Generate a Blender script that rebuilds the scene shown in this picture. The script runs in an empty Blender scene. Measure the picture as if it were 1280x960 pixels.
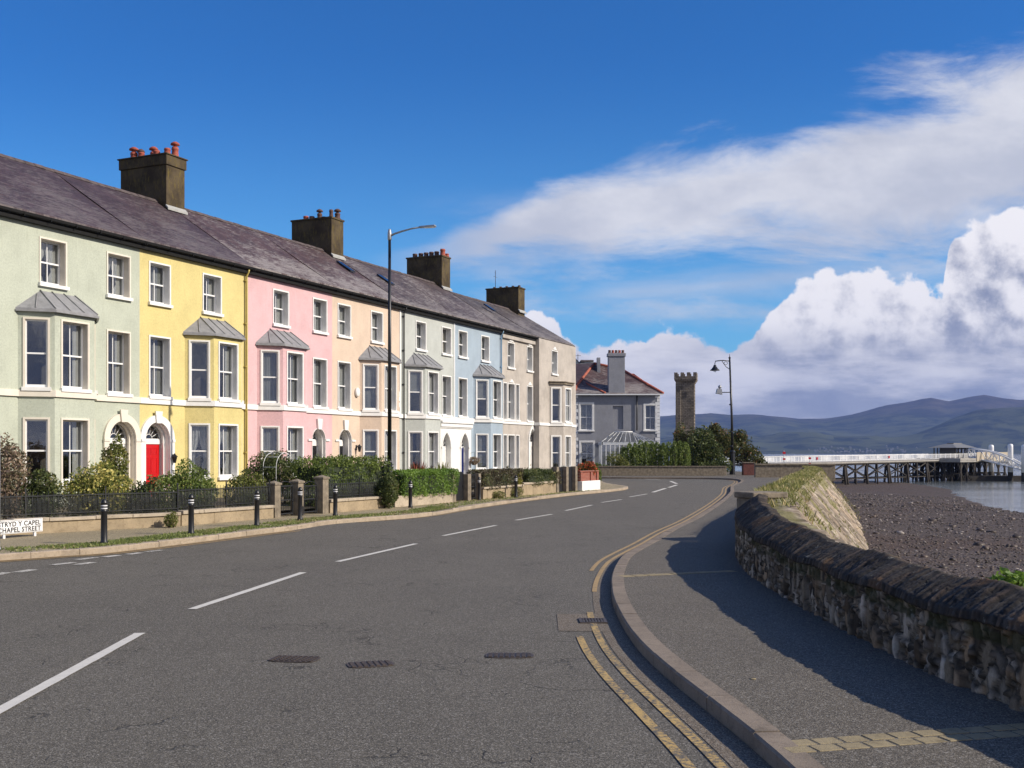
import bpy, bmesh, math, random
import numpy as np
from mathutils import Vector, Matrix, noise
R = math.radians
random.seed(7)
scene = bpy.context.scene
col = scene.collection
EYE = 2.1; F = 1370.0; HZ = 566.0

# ------------------------------------------------------------------ helpers
def G(px, py, z=0.0):
    d = (EYE - z) * F / (py - HZ)
    return ((px - 640) / F * d, d)

def tag(o, label=None, cat=None, group=None, kind=None):
    if label: o['label'] = label
    if cat: o['category'] = cat
    if group: o['group'] = group
    if kind: o['kind'] = kind
    return o

def empty(name, loc=(0, 0, 0), rz=0.0, label=None, cat=None, group=None, kind=None):
    o = bpy.data.objects.new(name, None)
    o.empty_display_size = .2
    o.location = loc; o.rotation_euler = (0, 0, rz)
    col.objects.link(o)
    return tag(o, label, cat, group, kind)

def copy_tree(o, parent=None):
    c = o.copy(); col.objects.link(c); c.parent = parent
    for ch in list(o.children):
        copy_tree(ch, c)
    return c

class MB:
    def __init__(s): s.v = []; s.f = []; s.sm = []; s.M = None
    def add(s, vs, fs, smooth=False):
        b = len(s.v)
        if s.M is not None: vs = [tuple(s.M @ Vector(p)) for p in vs]
        s.v += [tuple(p) for p in vs]
        s.f += [tuple(i + b for i in f) for f in fs]
        s.sm += [smooth] * len(fs)
        return s
    def box(s, x0, x1, y0, y1, z0, z1):
        return s.add([(x0,y0,z0),(x1,y0,z0),(x1,y1,z0),(x0,y1,z0),(x0,y0,z1),(x1,y0,z1),(x1,y1,z1),(x0,y1,z1)],
            [(0,3,2,1),(4,5,6,7),(0,1,5,4),(1,2,6,5),(2,3,7,6),(3,0,4,7)])
    def quad(s, a, b, c, d): return s.add([a,b,c,d],[(0,1,2,3)])
    def poly(s, pts): return s.add(pts,[tuple(range(len(pts)))])
    def prism(s, pts, z0, z1):
        n = len(pts)
        vs = [(p[0],p[1],z0) for p in pts] + [(p[0],p[1],z1) for p in pts]
        fs = [tuple(range(n-1,-1,-1)), tuple(range(n,2*n))]
        fs += [(i,(i+1)%n,n+(i+1)%n,n+i) for i in range(n)]
        return s.add(vs, fs)
    def hull8(s, bot, top):
        return s.add(list(bot)+list(top), [(0,3,2,1),(4,5,6,7),(0,1,5,4),(1,2,6,5),(2,3,7,6),(3,0,4,7)])
    def tube(s, pts, r, n=8, cap=True):
        pts = [Vector(p) for p in pts]
        rs = r if isinstance(r,(list,tuple)) else [r]*len(pts)
        vs=[]; fs=[]
        ref = None
        for i,p in enumerate(pts):
            t = (pts[min(i+1,len(pts)-1)] - pts[max(i-1,0)])
            if t.length < 1e-9: t = Vector((0,0,1))
            t.normalize()
            if ref is None:
                ref = t.orthogonal().normalized()
            a = (ref - t*ref.dot(t))
            if a.length < 1e-6: a = t.orthogonal()
            a.normalize(); ref = a
            b = t.cross(a)
            for k in range(n):
                an = 2*math.pi*k/n
                vs.append(tuple(p + (a*math.cos(an)+b*math.sin(an))*rs[i]))
        for i in range(len(pts)-1):
            for k in range(n):
                fs.append((i*n+k, i*n+(k+1)%n, (i+1)*n+(k+1)%n, (i+1)*n+k))
        if cap:
            fs.append(tuple(range(n-1,-1,-1))); fs.append(tuple((len(pts)-1)*n+k for k in range(n)))
        return s.add(vs, fs, True)
    def lathe(s, prof, n=12, c=(0,0,0)):
        vs=[]; fs=[]
        for r,z in prof:
            for k in range(n):
                a=2*math.pi*k/n; vs.append((c[0]+r*math.cos(a), c[1]+r*math.sin(a), c[2]+z))
        m=len(prof)
        for i in range(m-1):
            for k in range(n): fs.append((i*n+k,i*n+(k+1)%n,(i+1)*n+(k+1)%n,(i+1)*n+k))
        fs.append(tuple(range(n-1,-1,-1))); fs.append(tuple((m-1)*n+k for k in range(n)))
        return s.add(vs, fs, n>8)
    def sphere(s, c, r, n=8, m=6, sc=(1,1,1)):
        vs=[];fs=[]
        for i in range(1,m):
            th=math.pi*i/m
            for k in range(n):
                a=2*math.pi*k/n
                vs.append((c[0]+r*sc[0]*math.sin(th)*math.cos(a),c[1]+r*sc[1]*math.sin(th)*math.sin(a),c[2]+r*sc[2]*math.cos(th)))
        t=len(vs); vs.append((c[0],c[1],c[2]+r*sc[2])); vs.append((c[0],c[1],c[2]-r*sc[2]))
        for i in range(m-2):
            for k in range(n): fs.append((i*n+k,(i+1)*n+k,(i+1)*n+(k+1)%n,i*n+(k+1)%n))
        for k in range(n):
            fs.append((t,k,(k+1)%n)); fs.append((t+1,(m-2)*n+(k+1)%n,(m-2)*n+k))
        return s.add(vs,fs,True)
    def mesh(s, name, m):
        me = bpy.data.meshes.new(name)
        me.from_pydata(s.v, [], s.f)
        if any(s.sm): me.polygons.foreach_set('use_smooth', s.sm)
        if m: me.materials.append(m)
        me.update()
        return me
    def build(s, name, m, parent=None, loc=(0,0,0), rz=0.0, bevel=0, **kw):
        o = bpy.data.objects.new(name, s.mesh(name, m))
        col.objects.link(o); o.location = loc; o.rotation_euler = (0,0,rz); o.parent = parent
        if bevel:
            b = o.modifiers.new('bevel','BEVEL'); b.width = bevel; b.segments = 2; b.limit_method='ANGLE'
        return tag(o, **kw)

def link(name, me, parent=None, loc=(0,0,0), rz=0.0, **kw):
    o = bpy.data.objects.new(name, me); col.objects.link(o)
    o.location = loc; o.rotation_euler=(0,0,rz); o.parent = parent
    return tag(o, **kw)

# ------------------------------------------------------------------ shader expression helper
class S:
    def __init__(s, nt, sock): s.nt=nt; s.k=sock
    def _m(s, op, *a):
        n = s.nt.nodes.new('ShaderNodeMath'); n.operation=op
        for i,x in enumerate((s,)+a):
            if isinstance(x,S): s.nt.links.new(x.k,n.inputs[i])
            else: n.inputs[i].default_value=x
        return S(s.nt,n.outputs[0])
    def __add__(s,o): return s._m('ADD',o)
    __radd__=__add__
    def __mul__(s,o): return s._m('MULTIPLY',o)
    __rmul__=__mul__
    def __sub__(s,o): return s._m('SUBTRACT',o)
    def __rsub__(s,o): return (s*-1.0)+o
    def __truediv__(s,o): return s._m('DIVIDE',o)
    def abs(s): return s._m('ABSOLUTE')
    def max(s,o): return s._m('MAXIMUM',o)
    def min(s,o): return s._m('MINIMUM',o)
    def pow(s,o): return s._m('POWER',o)
    def step(s,a,b,c=0.0,d=1.0):
        n=s.nt.nodes.new('ShaderNodeMapRange'); n.interpolation_type='SMOOTHSTEP'
        s.nt.links.new(s.k,n.inputs[0]); n.inputs[1].default_value=a; n.inputs[2].default_value=b
        n.inputs[3].default_value=c; n.inputs[4].default_value=d
        return S(s.nt,n.outputs[0])

class NT:
    def __init__(s, nt): s.nt=nt
    def n(s, t, **kw):
        x=s.nt.nodes.new(t)
        for k,v in kw.items(): setattr(x,k,v)
        return x
    def l(s,a,b): s.nt.links.new(a.k if isinstance(a,S) else a, b)
    def obj(s): return s.n('ShaderNodeTexCoord').outputs['Object']
    def mapv(s, vec, scale=(1,1,1), rot=(0,0,0), loc=(0,0,0)):
        m=s.n('ShaderNodeMapping'); s.l(vec,m.inputs[0]); m.inputs['Scale'].default_value=scale
        m.inputs['Rotation'].default_value=rot; m.inputs['Location'].default_value=loc; return m.outputs[0]
    def noise(s, vec, scale, detail=4, rough=.55, dist=0, dim='3D'):
        x=s.n('ShaderNodeTexNoise'); x.noise_dimensions=dim
        s.l(vec,x.inputs['Vector']); x.inputs['Scale'].default_value=scale
        x.inputs['Detail'].default_value=detail; x.inputs['Roughness'].default_value=rough; x.inputs['Distortion'].default_value=dist
        return S(s.nt,x.outputs[0])
    def vor(s, vec, scale, feature='F1', out='Distance', rnd=1.0):
        x=s.n('ShaderNodeTexVoronoi'); x.feature=feature
        s.l(vec,x.inputs['Vector']); x.inputs['Scale'].default_value=scale; x.inputs['Randomness'].default_value=rnd
        o=x.outputs[out]
        return S(s.nt,o) if out!='Color' else o
    def mix(s, fac, a, b, mode='MIX'):
        x=s.n('ShaderNodeMix'); x.data_type='RGBA'; x.blend_type=mode
        if isinstance(fac,(int,float)): x.inputs[0].default_value=fac
        else: s.l(fac,x.inputs[0])
        for i,c in ((6,a),(7,b)):
            if isinstance(c,(tuple,list)): x.inputs[i].default_value=(*c[:3],1)
            else: s.l(c,x.inputs[i])
        return x.outputs[2]
    def ramp(s, fac, stops, interp='LINEAR'):
        x=s.n('ShaderNodeValToRGB'); s.l(fac,x.inputs[0]); r=x.color_ramp; r.interpolation=interp
        while len(r.elements)<len(stops): r.elements.new(.5)
        for e,(p,c) in zip(r.elements,stops):
            e.position=p; e.color=(*c[:3],1) if isinstance(c,(tuple,list)) else (c,c,c,1)
        return x.outputs[0]
    def bump(s, h, strength=.5, dist=.02, prev=None):
        x=s.n('ShaderNodeBump'); s.l(h,x.inputs['Height']); x.inputs['Strength'].default_value=strength
        x.inputs['Distance'].default_value=dist
        if prev is not None: s.l(prev,x.inputs['Normal'])
        return x.outputs[0]

def newmat(name):
    m=bpy.data.materials.new(name); m.use_nodes=True
    nt=NT(m.node_tree); b=m.node_tree.nodes['Principled BSDF']
    return m,nt,b

def simple(name, c, rough=.6, metal=0, var=.12, scale=6, bump=0, bscale=60, spec=.5, bdist=.004):
    m,nt,b=newmat(name)
    v=nt.obj()
    n=nt.noise(v,scale,5,.6)
    lo=tuple(x*(1-var) for x in c); hi=tuple(min(1,x*(1+var)) for x in c)
    nt.l(nt.ramp(n,[(.3,lo),(.7,hi)]),b.inputs['Base Color'])
    b.inputs['Roughness'].default_value=rough; b.inputs['Metallic'].default_value=metal
    b.inputs['Specular IOR Level'].default_value=spec
    if bump: nt.l(nt.bump(nt.noise(v,bscale,4,.7),bump,bdist),b.inputs['Normal'])
    return m

def render_mat(name, c, dirt=.1, grain=1.0):
    """pebble-dash / painted render"""
    m,nt,b=newmat(name)
    v=nt.obj()
    big=nt.noise(v,.9,5,.65); sm=nt.noise(nt.mapv(v,(3,3,.6)),2.2,5,.7); g=nt.noise(v,17,4,.8)
    base=nt.mix(big.step(.35,.75),tuple(x*(1.1+dirt*.3) for x in c),tuple(x*(1.06-dirt) for x in c))
    base=nt.mix((sm.step(.5,.8)*.55),base,tuple(x*(1-dirt*1.9)*k for x,k in zip(c,(1,.98,.93))))
    base=nt.mix(g.step(.42,.66)*.42,base,tuple(x*.66 for x in c))
    sx=nt.n('ShaderNodeSeparateXYZ'); nt.l(v,sx.inputs[0]); zz=S(nt.nt,sx.outputs[2])
    dr=nt.noise(nt.mapv(v,(7,7,.35)),1.6,5,.75).step(.55,.75)*nt.noise(nt.mapv(v,(1,1,.6)),.8,3).step(.45,.6)
    base=nt.mix(dr*.28,base,tuple(x*.55 for x in c))
    base=nt.mix(zz.step(.3,1.3,1,0)*nt.noise(v,2.2,5,.7).step(.35,.65)*.45,base,tuple(x*.5 for x in c))
    nt.l(base,b.inputs['Base Color']); b.inputs['Roughness'].default_value=.85; b.inputs['Specular IOR Level'].default_value=.25
    nt.l(nt.bump(g,.55*grain,.012,nt.bump(nt.noise(v,5,3),.3,.02)),b.inputs['Normal'])
    return m

M={}
M['white']=simple('white_paint',(.78,.77,.74),.5,var=.07,scale=3,bump=.15,bscale=30)
M['frame']=simple('white_frame_paint',(.8,.8,.79),.35,var=.04,scale=3)
M['cream']=simple('cream_paint',(.72,.66,.56),.6,var=.06,scale=3,bump=.15,bscale=30)
M['reveal']=simple('window_reveal_paint',(.66,.65,.66),.6,var=.05,scale=3)
M['black']=simple('black_paint',(.012,.012,.013),.38,var=.3,scale=9,spec=.5)
M['blackiron']=simple('dark_iron',(.02,.021,.023),.45,metal=0,var=.3,scale=12)
M['lead']=simple('lead_sheet',(.25,.25,.255),.5,metal=.0,var=.22,scale=5,bump=.15,bscale=12)
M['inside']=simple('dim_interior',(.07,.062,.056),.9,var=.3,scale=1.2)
M['curtain']=simple('net_curtain',(.42,.41,.39),.9,var=.1,scale=4)
M['curtain2']=simple('beige_curtain',(.27,.235,.18),.9,var=.15,scale=4)
M['blind']=simple('roller_blind',(.22,.22,.21),.9,var=.06,scale=4)
M['terracotta']=simple('terracotta',(.33,.075,.045),.75,var=.3,scale=8,bump=.2)
M['pot_brown']=simple('sooty_clay',(.10,.055,.045),.8,var=.35,scale=8,bump=.2)
M['red_gloss']=simple('red_gloss_paint',(.50,.010,.012),.25,var=.05)
M['dark_door']=simple('black_gloss_paint',(.015,.015,.018),.25,var=.1)
M['blue_door']=simple('blue_gloss_paint',(.012,.02,.11),.25,var=.05)
M['grey_metal']=simple('galvanised_metal',(.36,.37,.38),.45,metal=.5,var=.15,scale=8)
M['stone_pier']=simple('weathered_concrete',(.20,.165,.12),.9,var=.45,scale=5,bump=.6,bscale=25,bdist=.012)
M['brick']=None
M['brass']=simple('brass',(.55,.4,.15),.35,metal=.9)
M['lichen_conc']=simple('chimney_flashing',(.36,.36,.34),.7)

def glass_mat():
    m,nt,b=newmat('window_glass')
    m.node_tree.nodes.remove(b)
    out=m.node_tree.nodes['Material Output']
    v=nt.obj()
    tr=nt.n('ShaderNodeBsdfTransparent'); tr.inputs[0].default_value=(.76,.79,.79,1)
    gl=nt.n('ShaderNodeBsdfGlossy'); gl.inputs['Roughness'].default_value=.02; gl.inputs[0].default_value=(.95,.97,1,1)
    fr=nt.n('ShaderNodeLayerWeight')
    bp=nt.bump(nt.noise(v,1.6,2),.12,.03)
    nt.l(bp,gl.inputs['Normal'])
    mx=nt.n('ShaderNodeMixShader'); nt.l(S(nt.nt,fr.outputs['Facing']).pow(5.0)*.84+.16,mx.inputs[0]); nt.l(tr.outputs[0],mx.inputs[1]); nt.l(gl.outputs[0],mx.inputs[2])
    nt.l(mx.outputs[0],out.inputs[0])
    return m
M['glass']=glass_mat()

def slate(name, c1, c2, lich=.5, seed=0):
    m,nt,b=newmat(name)
    v=nt.obj()
    vv=nt.mapv(v,(1,1.23,0),loc=(seed,0,0))
    br=nt.n('ShaderNodeTexBrick'); nt.l(vv,br.inputs[0]); br.inputs['Scale'].default_value=1
    br.inputs['Brick Width'].default_value=.3; br.inputs['Row Height'].default_value=.22; br.inputs['Mortar Size'].default_value=.008
    br.inputs['Color1'].default_value=(*c1,1); br.inputs['Color2'].default_value=(*c2,1); br.inputs['Mortar'].default_value=(.02,.017,.017,1)
    br.inputs['Bias'].default_value=0
    big=nt.noise(vv,.7,6,.7,1.2)
    base=nt.mix(big.step(.35,.7)*.6,br.outputs[0],tuple(x*1.5 for x in c1))
    lv=nt.mapv(v,(1.1,5,0),loc=(seed*3.1,0,0),rot=(0,0,R(14)))
    sep=nt.n('ShaderNodeSeparateXYZ'); nt.l(v,sep.inputs[0]); yy=S(nt.nt,sep.outputs[1])
    lic=(nt.noise(lv,1.7,8,.78)+ (1-yy/5.2)*.13 + nt.noise(nt.mapv(v,(.35,.6,0),loc=(seed,2,0)),1,3)*.45)
    fine=nt.noise(nt.mapv(v,(9,22,0)),1.5,4,.8)
    mk=(lic+fine*.35).step(.93,1.10)
    base=nt.mix(mk*lich,base,(.30,.27,.25))
    rust=nt.noise(nt.mapv(v,(1,2,0),loc=(9,seed,0)),1.3,6,.75).step(.55,.75)
    base=nt.mix(rust*.35,base,(.12,.05,.035))
    nt.l(base,b.inputs['Base Color']); b.inputs['Roughness'].default_value=.62
    row=nt.n('ShaderNodeMath'); row.operation='FRACT'; nt.l((yy*(1.23/.22)),row.inputs[0])
    h=S(nt.nt,br.outputs['Fac'])*-.6+S(nt.nt,row.outputs[0])*-.8+nt.noise(vv,14,3)*.6
    nt.l(nt.bump(h,.7,.02),b.inputs['Normal'])
    return m

def asphalt(name, c, light=.06, cracks=True):
    m,nt,b=newmat(name)
    v=nt.obj()
    g=nt.noise(v,150,2,.8); g2=nt.vor(v,85); big=nt.noise(v,.35,6,.65); mid=nt.noise(v,3,4,.7)
    base=nt.mix(big.step(.3,.7),tuple(x*.78 for x in c),tuple(x*1.2 for x in c))
    lane=nt.noise(nt.mapv(v,(1.1,.10,1),(0,0,R(8))),.9,4,.6)
    base=nt.mix(lane.step(.45,.62)*.35,base,tuple(x*.66 for x in c))
    base=nt.mix(mid.step(.4,.75)*.25,base,tuple(x*.75 for x in c))
    g3_=nt.noise(v,46,6,.9)
    base=nt.mix(g3_.step(.36,.64),nt.mix(1.0,base,(.42,.41,.39),'MULTIPLY'),nt.mix(1.0,base,(1.62,1.62,1.62),'MULTIPLY'))
    base=nt.mix(g.step(.4,.68)*.85,base,tuple(x*2.5 for x in c))
    base=nt.mix(g2.step(.30,.55)*.6,base,tuple(x*.33 for x in c))
    chip=nt.vor(v,92,'F1','Color'); cs_=nt.n('ShaderNodeSeparateXYZ'); nt.l(chip,cs_.inputs[0])
    base=nt.mix(S(nt.nt,cs_.outputs[0]).step(.86,.90)*.5,base,(.40,.375,.33)); base=nt.mix(S(nt.nt,cs_.outputs[1]).step(.82,.86)*.65,base,(.025,.023,.02))
    h=g*1.0-g2*.8
    if cracks:
        wv=nt.mapv(v,(1,1,0))
        wn=nt.n('ShaderNodeVectorMath'); wn.operation='ADD'
        nz=nt.n('ShaderNodeTexNoise'); nt.l(wv,nz.inputs[0]); nz.inputs['Scale'].default_value=1.4; nz.inputs['Detail'].default_value=6
        sc=nt.n('ShaderNodeVectorMath'); sc.operation='SCALE'; nt.l(nz.outputs[1],sc.inputs[0]); sc.inputs[3].default_value=1.3
        nt.l(wv,wn.inputs[0]); nt.l(sc.outputs[0],wn.inputs[1])
        ce=nt.vor(wn.outputs[0],.28,'DISTANCE_TO_EDGE'); 
        area=nt.noise(nt.mapv(v,loc=(4,1,0)),.3,3).step(.54,.64)
        cr=(1-ce.step(.002,.009))*area
        ce2=nt.vor(wn.outputs[0],2.2,'DISTANCE_TO_EDGE')
        cr2=(1-ce2.step(.01,.05))*nt.noise(nt.mapv(v,loc=(8,3,0)),.9,4).step(.56,.64)*.9
        cc=cr.max(cr2)*nt.noise(v,9,3).step(.32,.5)
        base=nt.mix(cc*.6,base,tuple(x*.14 for x in c))
        h=h-cc*3
    nt.l(base,b.inputs['Base Color']); b.inputs['Roughness'].default_value=.8; b.inputs['Specular IOR Level'].default_value=.3
    nt.l(nt.bump(h,.55,.006),b.inputs['Normal'])
    return m

M['asphalt']=asphalt('road_asphalt',(.128,.116,.094))
M['pave']=asphalt('footway_asphalt',(.135,.118,.092),cracks=False)
M['pave_l']=asphalt('worn_footway',(.34,.28,.17),cracks=False)
M['gutter_strip']=asphalt('channel_asphalt',(.165,.135,.10),cracks=False)

def paint(name,c,wear,base=(.108,.098,.081)):
    m,nt,b=newmat(name)
    v=nt.obj()
    w=nt.noise(v,22,5,.75)+nt.noise(v,1.3,4,.6)*.5+nt.noise(v,120,2)*.25
    nt.l(nt.mix(w.step(wear,wear+.18),base,nt.mix(nt.noise(v,9,4).step(.3,.8)*.4,c,tuple(x*.7 for x in c))),b.inputs['Base Color'])
    b.inputs['Roughness'].default_value=.7
    nt.l(nt.bump(nt.noise(v,150,2,.8),.5,.005),b.inputs['Normal'])
    return m
M['paint_white']=paint('white_road_paint',(.66,.63,.56),.58)
M['paint_old']=paint('faded_road_paint',(.6,.57,.5),.74)
M['paint_yellow']=paint('yellow_road_paint',(.50,.34,.12),.76)
M['paint_ghost']=paint('worn_away_yellow_paint',(.34,.26,.14),.99)
M['paint_yellow2']=paint('bright_yellow_paint',(.40,.27,.12),.66)

def granite(name,c):
    m,nt,b=newmat(name)
    v=nt.obj(); g=nt.noise(v,90,3,.8); big=nt.noise(v,1.7,5,.7); st=nt.noise(v,12,4,.7)
    base=nt.mix(big.step(.3,.7),tuple(x*.75 for x in c),tuple(x*1.2 for x in c))
    base=nt.mix(g.step(.4,.7)*.5,base,tuple(x*1.6 for x in c))
    base=nt.mix(st.step(.52,.72)*.5,base,(c[0]*.5,c[1]*.45,c[2]*.4))
    base=nt.mix(nt.noise(nt.mapv(v,(1,1,2)),2.6,6,.8).step(.54,.68)*.6,base,(c[0]*.42,c[1]*.40,c[2]*.34))
    nt.l(base,b.inputs['Base Color']); b.inputs['Roughness'].default_value=.85
    nt.l(nt.bump(st+g*.4,.6,.012),b.inputs['Normal'])
    return m
M['kerb']=granite('kerb_stone',(.21,.168,.125))
M['kerb_l']=granite('pale_kerb_stone',(.34,.275,.20))
M['sett']=granite('buff_sett',(.26,.21,.12))
M['garden_wall']=granite('render_garden_wall',(.30,.235,.15))
M['coping_pale']=granite('pale_coping',(.38,.32,.24))

def vcol_mat(name, bumps=.6, bscale=30, tint=(1,1,1), rough=.9):
    m,nt,b=newmat(name)
    v=nt.obj()
    a=nt.n('ShaderNodeAttribute'); a.attribute_name='tone'
    g=nt.noise(v,bscale,5,.75); g2=nt.noise(v,6,5,.7)
    base=nt.mix(g.step(.35,.7)*.55,a.outputs['Color'],nt.mix(1.0,a.outputs['Color'],(.45*tint[0],.43*tint[1],.4*tint[2]),'MULTIPLY'))
    base=nt.mix(g2.step(.60,.68)*.38,base,(.34,.33,.27))
    base=nt.mix(nt.noise(nt.mapv(v,loc=(3,7,1)),2.3,5,.7).step(.66,.72)*.3,base,(.22,.10,.04))
    nt.l(base,b.inputs['Base Color']); b.inputs['Roughness'].default_value=rough; b.inputs['Specular IOR Level'].default_value=.25
    nt.l(nt.bump(g+g2,bumps,.015),b.inputs['Normal'])
    return m
M['rubble']=vcol_mat('rubble_stone')
M['revet']=vcol_mat('pitched_stone',bscale=14)

def leafmat(name,c1,c2,c3=None,trans=.33,p3=.85):
    m,nt,b=newmat(name)
    a=nt.n('ShaderNodeAttribute'); a.attribute_name='tint'
    st=[(0,c1),(.8 if c3 else 1,c2)]
    if c3: st=[(0,c1),(p3-.06,c2),(p3,c3),(1,tuple(x*1.15 for x in c3))]
    r=nt.ramp(a.outputs['Fac'],st)
    nt.l(r,b.inputs['Base Color']); b.inputs['Roughness'].default_value=.5; b.inputs['Specular IOR Level'].default_value=.35
    tl=nt.n('ShaderNodeBsdfTranslucent'); nt.l(r,tl.inputs[0])
    mx=nt.n('ShaderNodeMixShader'); mx.inputs[0].default_value=trans
    out=m.node_tree.nodes['Material Output']
    nt.l(b.outputs[0],mx.inputs[1]); nt.l(tl.outputs[0],mx.inputs[2]); nt.l(mx.outputs[0],out.inputs[0])
    return m
M['leaf_mid']=leafmat('mid_green_leaf',(.06,.10,.022),(.25,.31,.07))
M['leaf_bright']=leafmat('bright_hedge_leaf',(.09,.18,.025),(.24,.36,.06))
M['leaf_dark']=leafmat('dark_leaf',(.035,.055,.018),(.145,.175,.05),(.30,.26,.11),p3=.92)
M['leaf_varieg']=leafmat('variegated_leaf',(.06,.09,.02),(.25,.27,.06),(.62,.54,.17),p3=.66)
M['leaf_brown']=leafmat('brown_flower_leaf',(.06,.075,.03),(.20,.16,.09),(.33,.24,.17),p3=.5)
M['leaf_olive']=leafmat('olive_leaf',(.07,.085,.022),(.25,.27,.065),(.40,.33,.12),p3=.9)
M['leaf_red']=leafmat('red_strap_leaf',(.16,.04,.03),(.42,.14,.08))
M['leaf_purple']=leafmat('purple_brown_leaf',(.05,.042,.028),(.15,.12,.075),(.18,.19,.075),p3=.75)
M['leaf_yellow']=leafmat('yellow_leaf',(.22,.22,.04),(.48,.42,.09))
M['flower_red']=leafmat('red_flower',(.04,.08,.02),(.09,.13,.03),(.55,.10,.04),p3=.5)
M['leaf_autumn']=leafmat('autumn_leaf',(.05,.065,.02),(.14,.15,.05),(.30,.15,.06),p3=.86)
M['grass']=leafmat('grass_blade',(.09,.11,.03),(.26,.27,.09),(.42,.33,.17),p3=.8)
M['grass_green']=leafmat('verge_grass',(.12,.16,.04),(.26,.30,.09),(.36,.30,.15),p3=.85)
M['grass_dry']=leafmat('dry_grass',(.13,.15,.04),(.34,.33,.10),(.50,.40,.20),p3=.78)
M['shade_core']=simple('hedge_inner_shade',(.03,.042,.018),.9,var=.5,scale=14,bump=.8,bscale=30,bdist=.04)  # dark green puts the shade inside a hedge into the colour
M['bark']=simple('bark',(.09,.065,.045),.95,var=.3,scale=10,bump=.6,bscale=20,bdist=.02)

# ------------------------------------------------------------------ foliage
rng=np.random.default_rng(3)
def mesh_np(name, V, Fc, mat, tint=None, smooth=False):
    me=bpy.data.meshes.new(name)
    n=len(V); m=len(Fc); k=Fc.shape[1]
    me.vertices.add(n); me.vertices.foreach_set('co',V.astype(np.float32).ravel())
    me.loops.add(m*k); me.loops.foreach_set('vertex_index',Fc.astype(np.int32).ravel())
    me.polygons.add(m); me.polygons.foreach_set('loop_start',np.arange(0,m*k,k,dtype=np.int32))
    me.polygons.foreach_set('loop_total',np.full(m,k,dtype=np.int32))
    if smooth: me.polygons.foreach_set('use_smooth',np.ones(m,dtype=bool))
    me.update(calc_edges=True)
    if tint is not None:
        a=me.attributes.new('tint','FLOAT','FACE'); a.data.foreach_set('value',tint.astype(np.float32))
    me.materials.append(mat)
    return me

def leaf_mesh(name, P, size, mat, up=.4, aspect=.55, patch=1.6):
    n=len(P)
    d=rng.normal(size=(n,3)); d[:,2]+=up; d/=np.linalg.norm(d,axis=1)[:,None]
    e=rng.normal(size=(n,3)); e-=d*(e*d).sum(1)[:,None]; e/=np.linalg.norm(e,axis=1)[:,None]
    s=size*(.6+.8*rng.random(n))[:,None]
    nn=np.cross(d,e)
    V=np.empty((n,4,3))
    V[:,0]=P-d*s*.5; V[:,1]=P+e*s*aspect*.5+nn*s*.1; V[:,2]=P+d*s*.5; V[:,3]=P-e*s*aspect*.5+nn*s*.1
    Fc=np.arange(4*n).reshape(n,4)
    off=rng.random(3)*50
    ph=np.sin(P[:,0]*patch*2+off[0])*np.sin(P[:,1]*patch*2.3+off[1])*np.sin(P[:,2]*patch*3+off[2])
    t=np.clip(rng.random(n)*.75+.12+ph*.25,0,1)
    return mesh_np(name,V.reshape(-1,3),Fc,mat,t)

def lump(P, c, amp, f, off):
    d=P-c
    k=1+amp*(np.sin(d[:,0]*f+off)*np.cos(d[:,1]*f*1.3+off*2)+.6*np.sin(d[:,2]*f*1.7+off*3+d[:,0]*f*.7))
    return c+d*k[:,None]

def blob_pts(c, r, n, shell=.45, amp=.12, f=None, cut=True):
    c=np.array(c,float); r=np.array(r,float)
    d=rng.normal(size=(n,3)); d/=np.linalg.norm(d,axis=1)[:,None]
    rad=1-shell*rng.random(n)**1.5
    P=c+d*r*rad[:,None]
    f=f or 5.0/max(r)
    P=lump(P,c,amp,f,rng.random()*6)
    return P

def box_pts(x0,x1,y0,y1,z0,z1,n,shell=.14,rag=.03):
    P=np.empty((n,3)); lo=np.array([x0,y0,z0]); hi=np.array([x1,y1,z1]); L=hi-lo
    P=lo+L*rng.random((n,3))
    # push to a surface
    ar=np.array([L[1]*L[2],L[0]*L[2]*1.0,L[0]*L[1]*.7]); ar/=ar.sum()
    ax=rng.choice(3,size=n,p=ar); side=rng.random(n)<.5; side[ax==2]=True
    dep=rng.random(n)**1.5*shell-np.abs(rng.normal(size=n))*rag*.6
    for a in range(3):
        m=(ax==a)
        P[m&side,a]=hi[a]-dep[m&side]; P[m&~side,a]=lo[a]+dep[m&~side]
    w=rag*1.6*np.sin(P[:,0]*3.1+P[:,2]*4)+rag*1.3*np.sin(P[:,0]*7.3+1)
    P[:,1]+=w; P[:,2]+=rag*1.5*np.sin(P[:,0]*4.3+P[:,1]*5)*(P[:,2]-z0)/max(.1,z1-z0)
    return P

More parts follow.
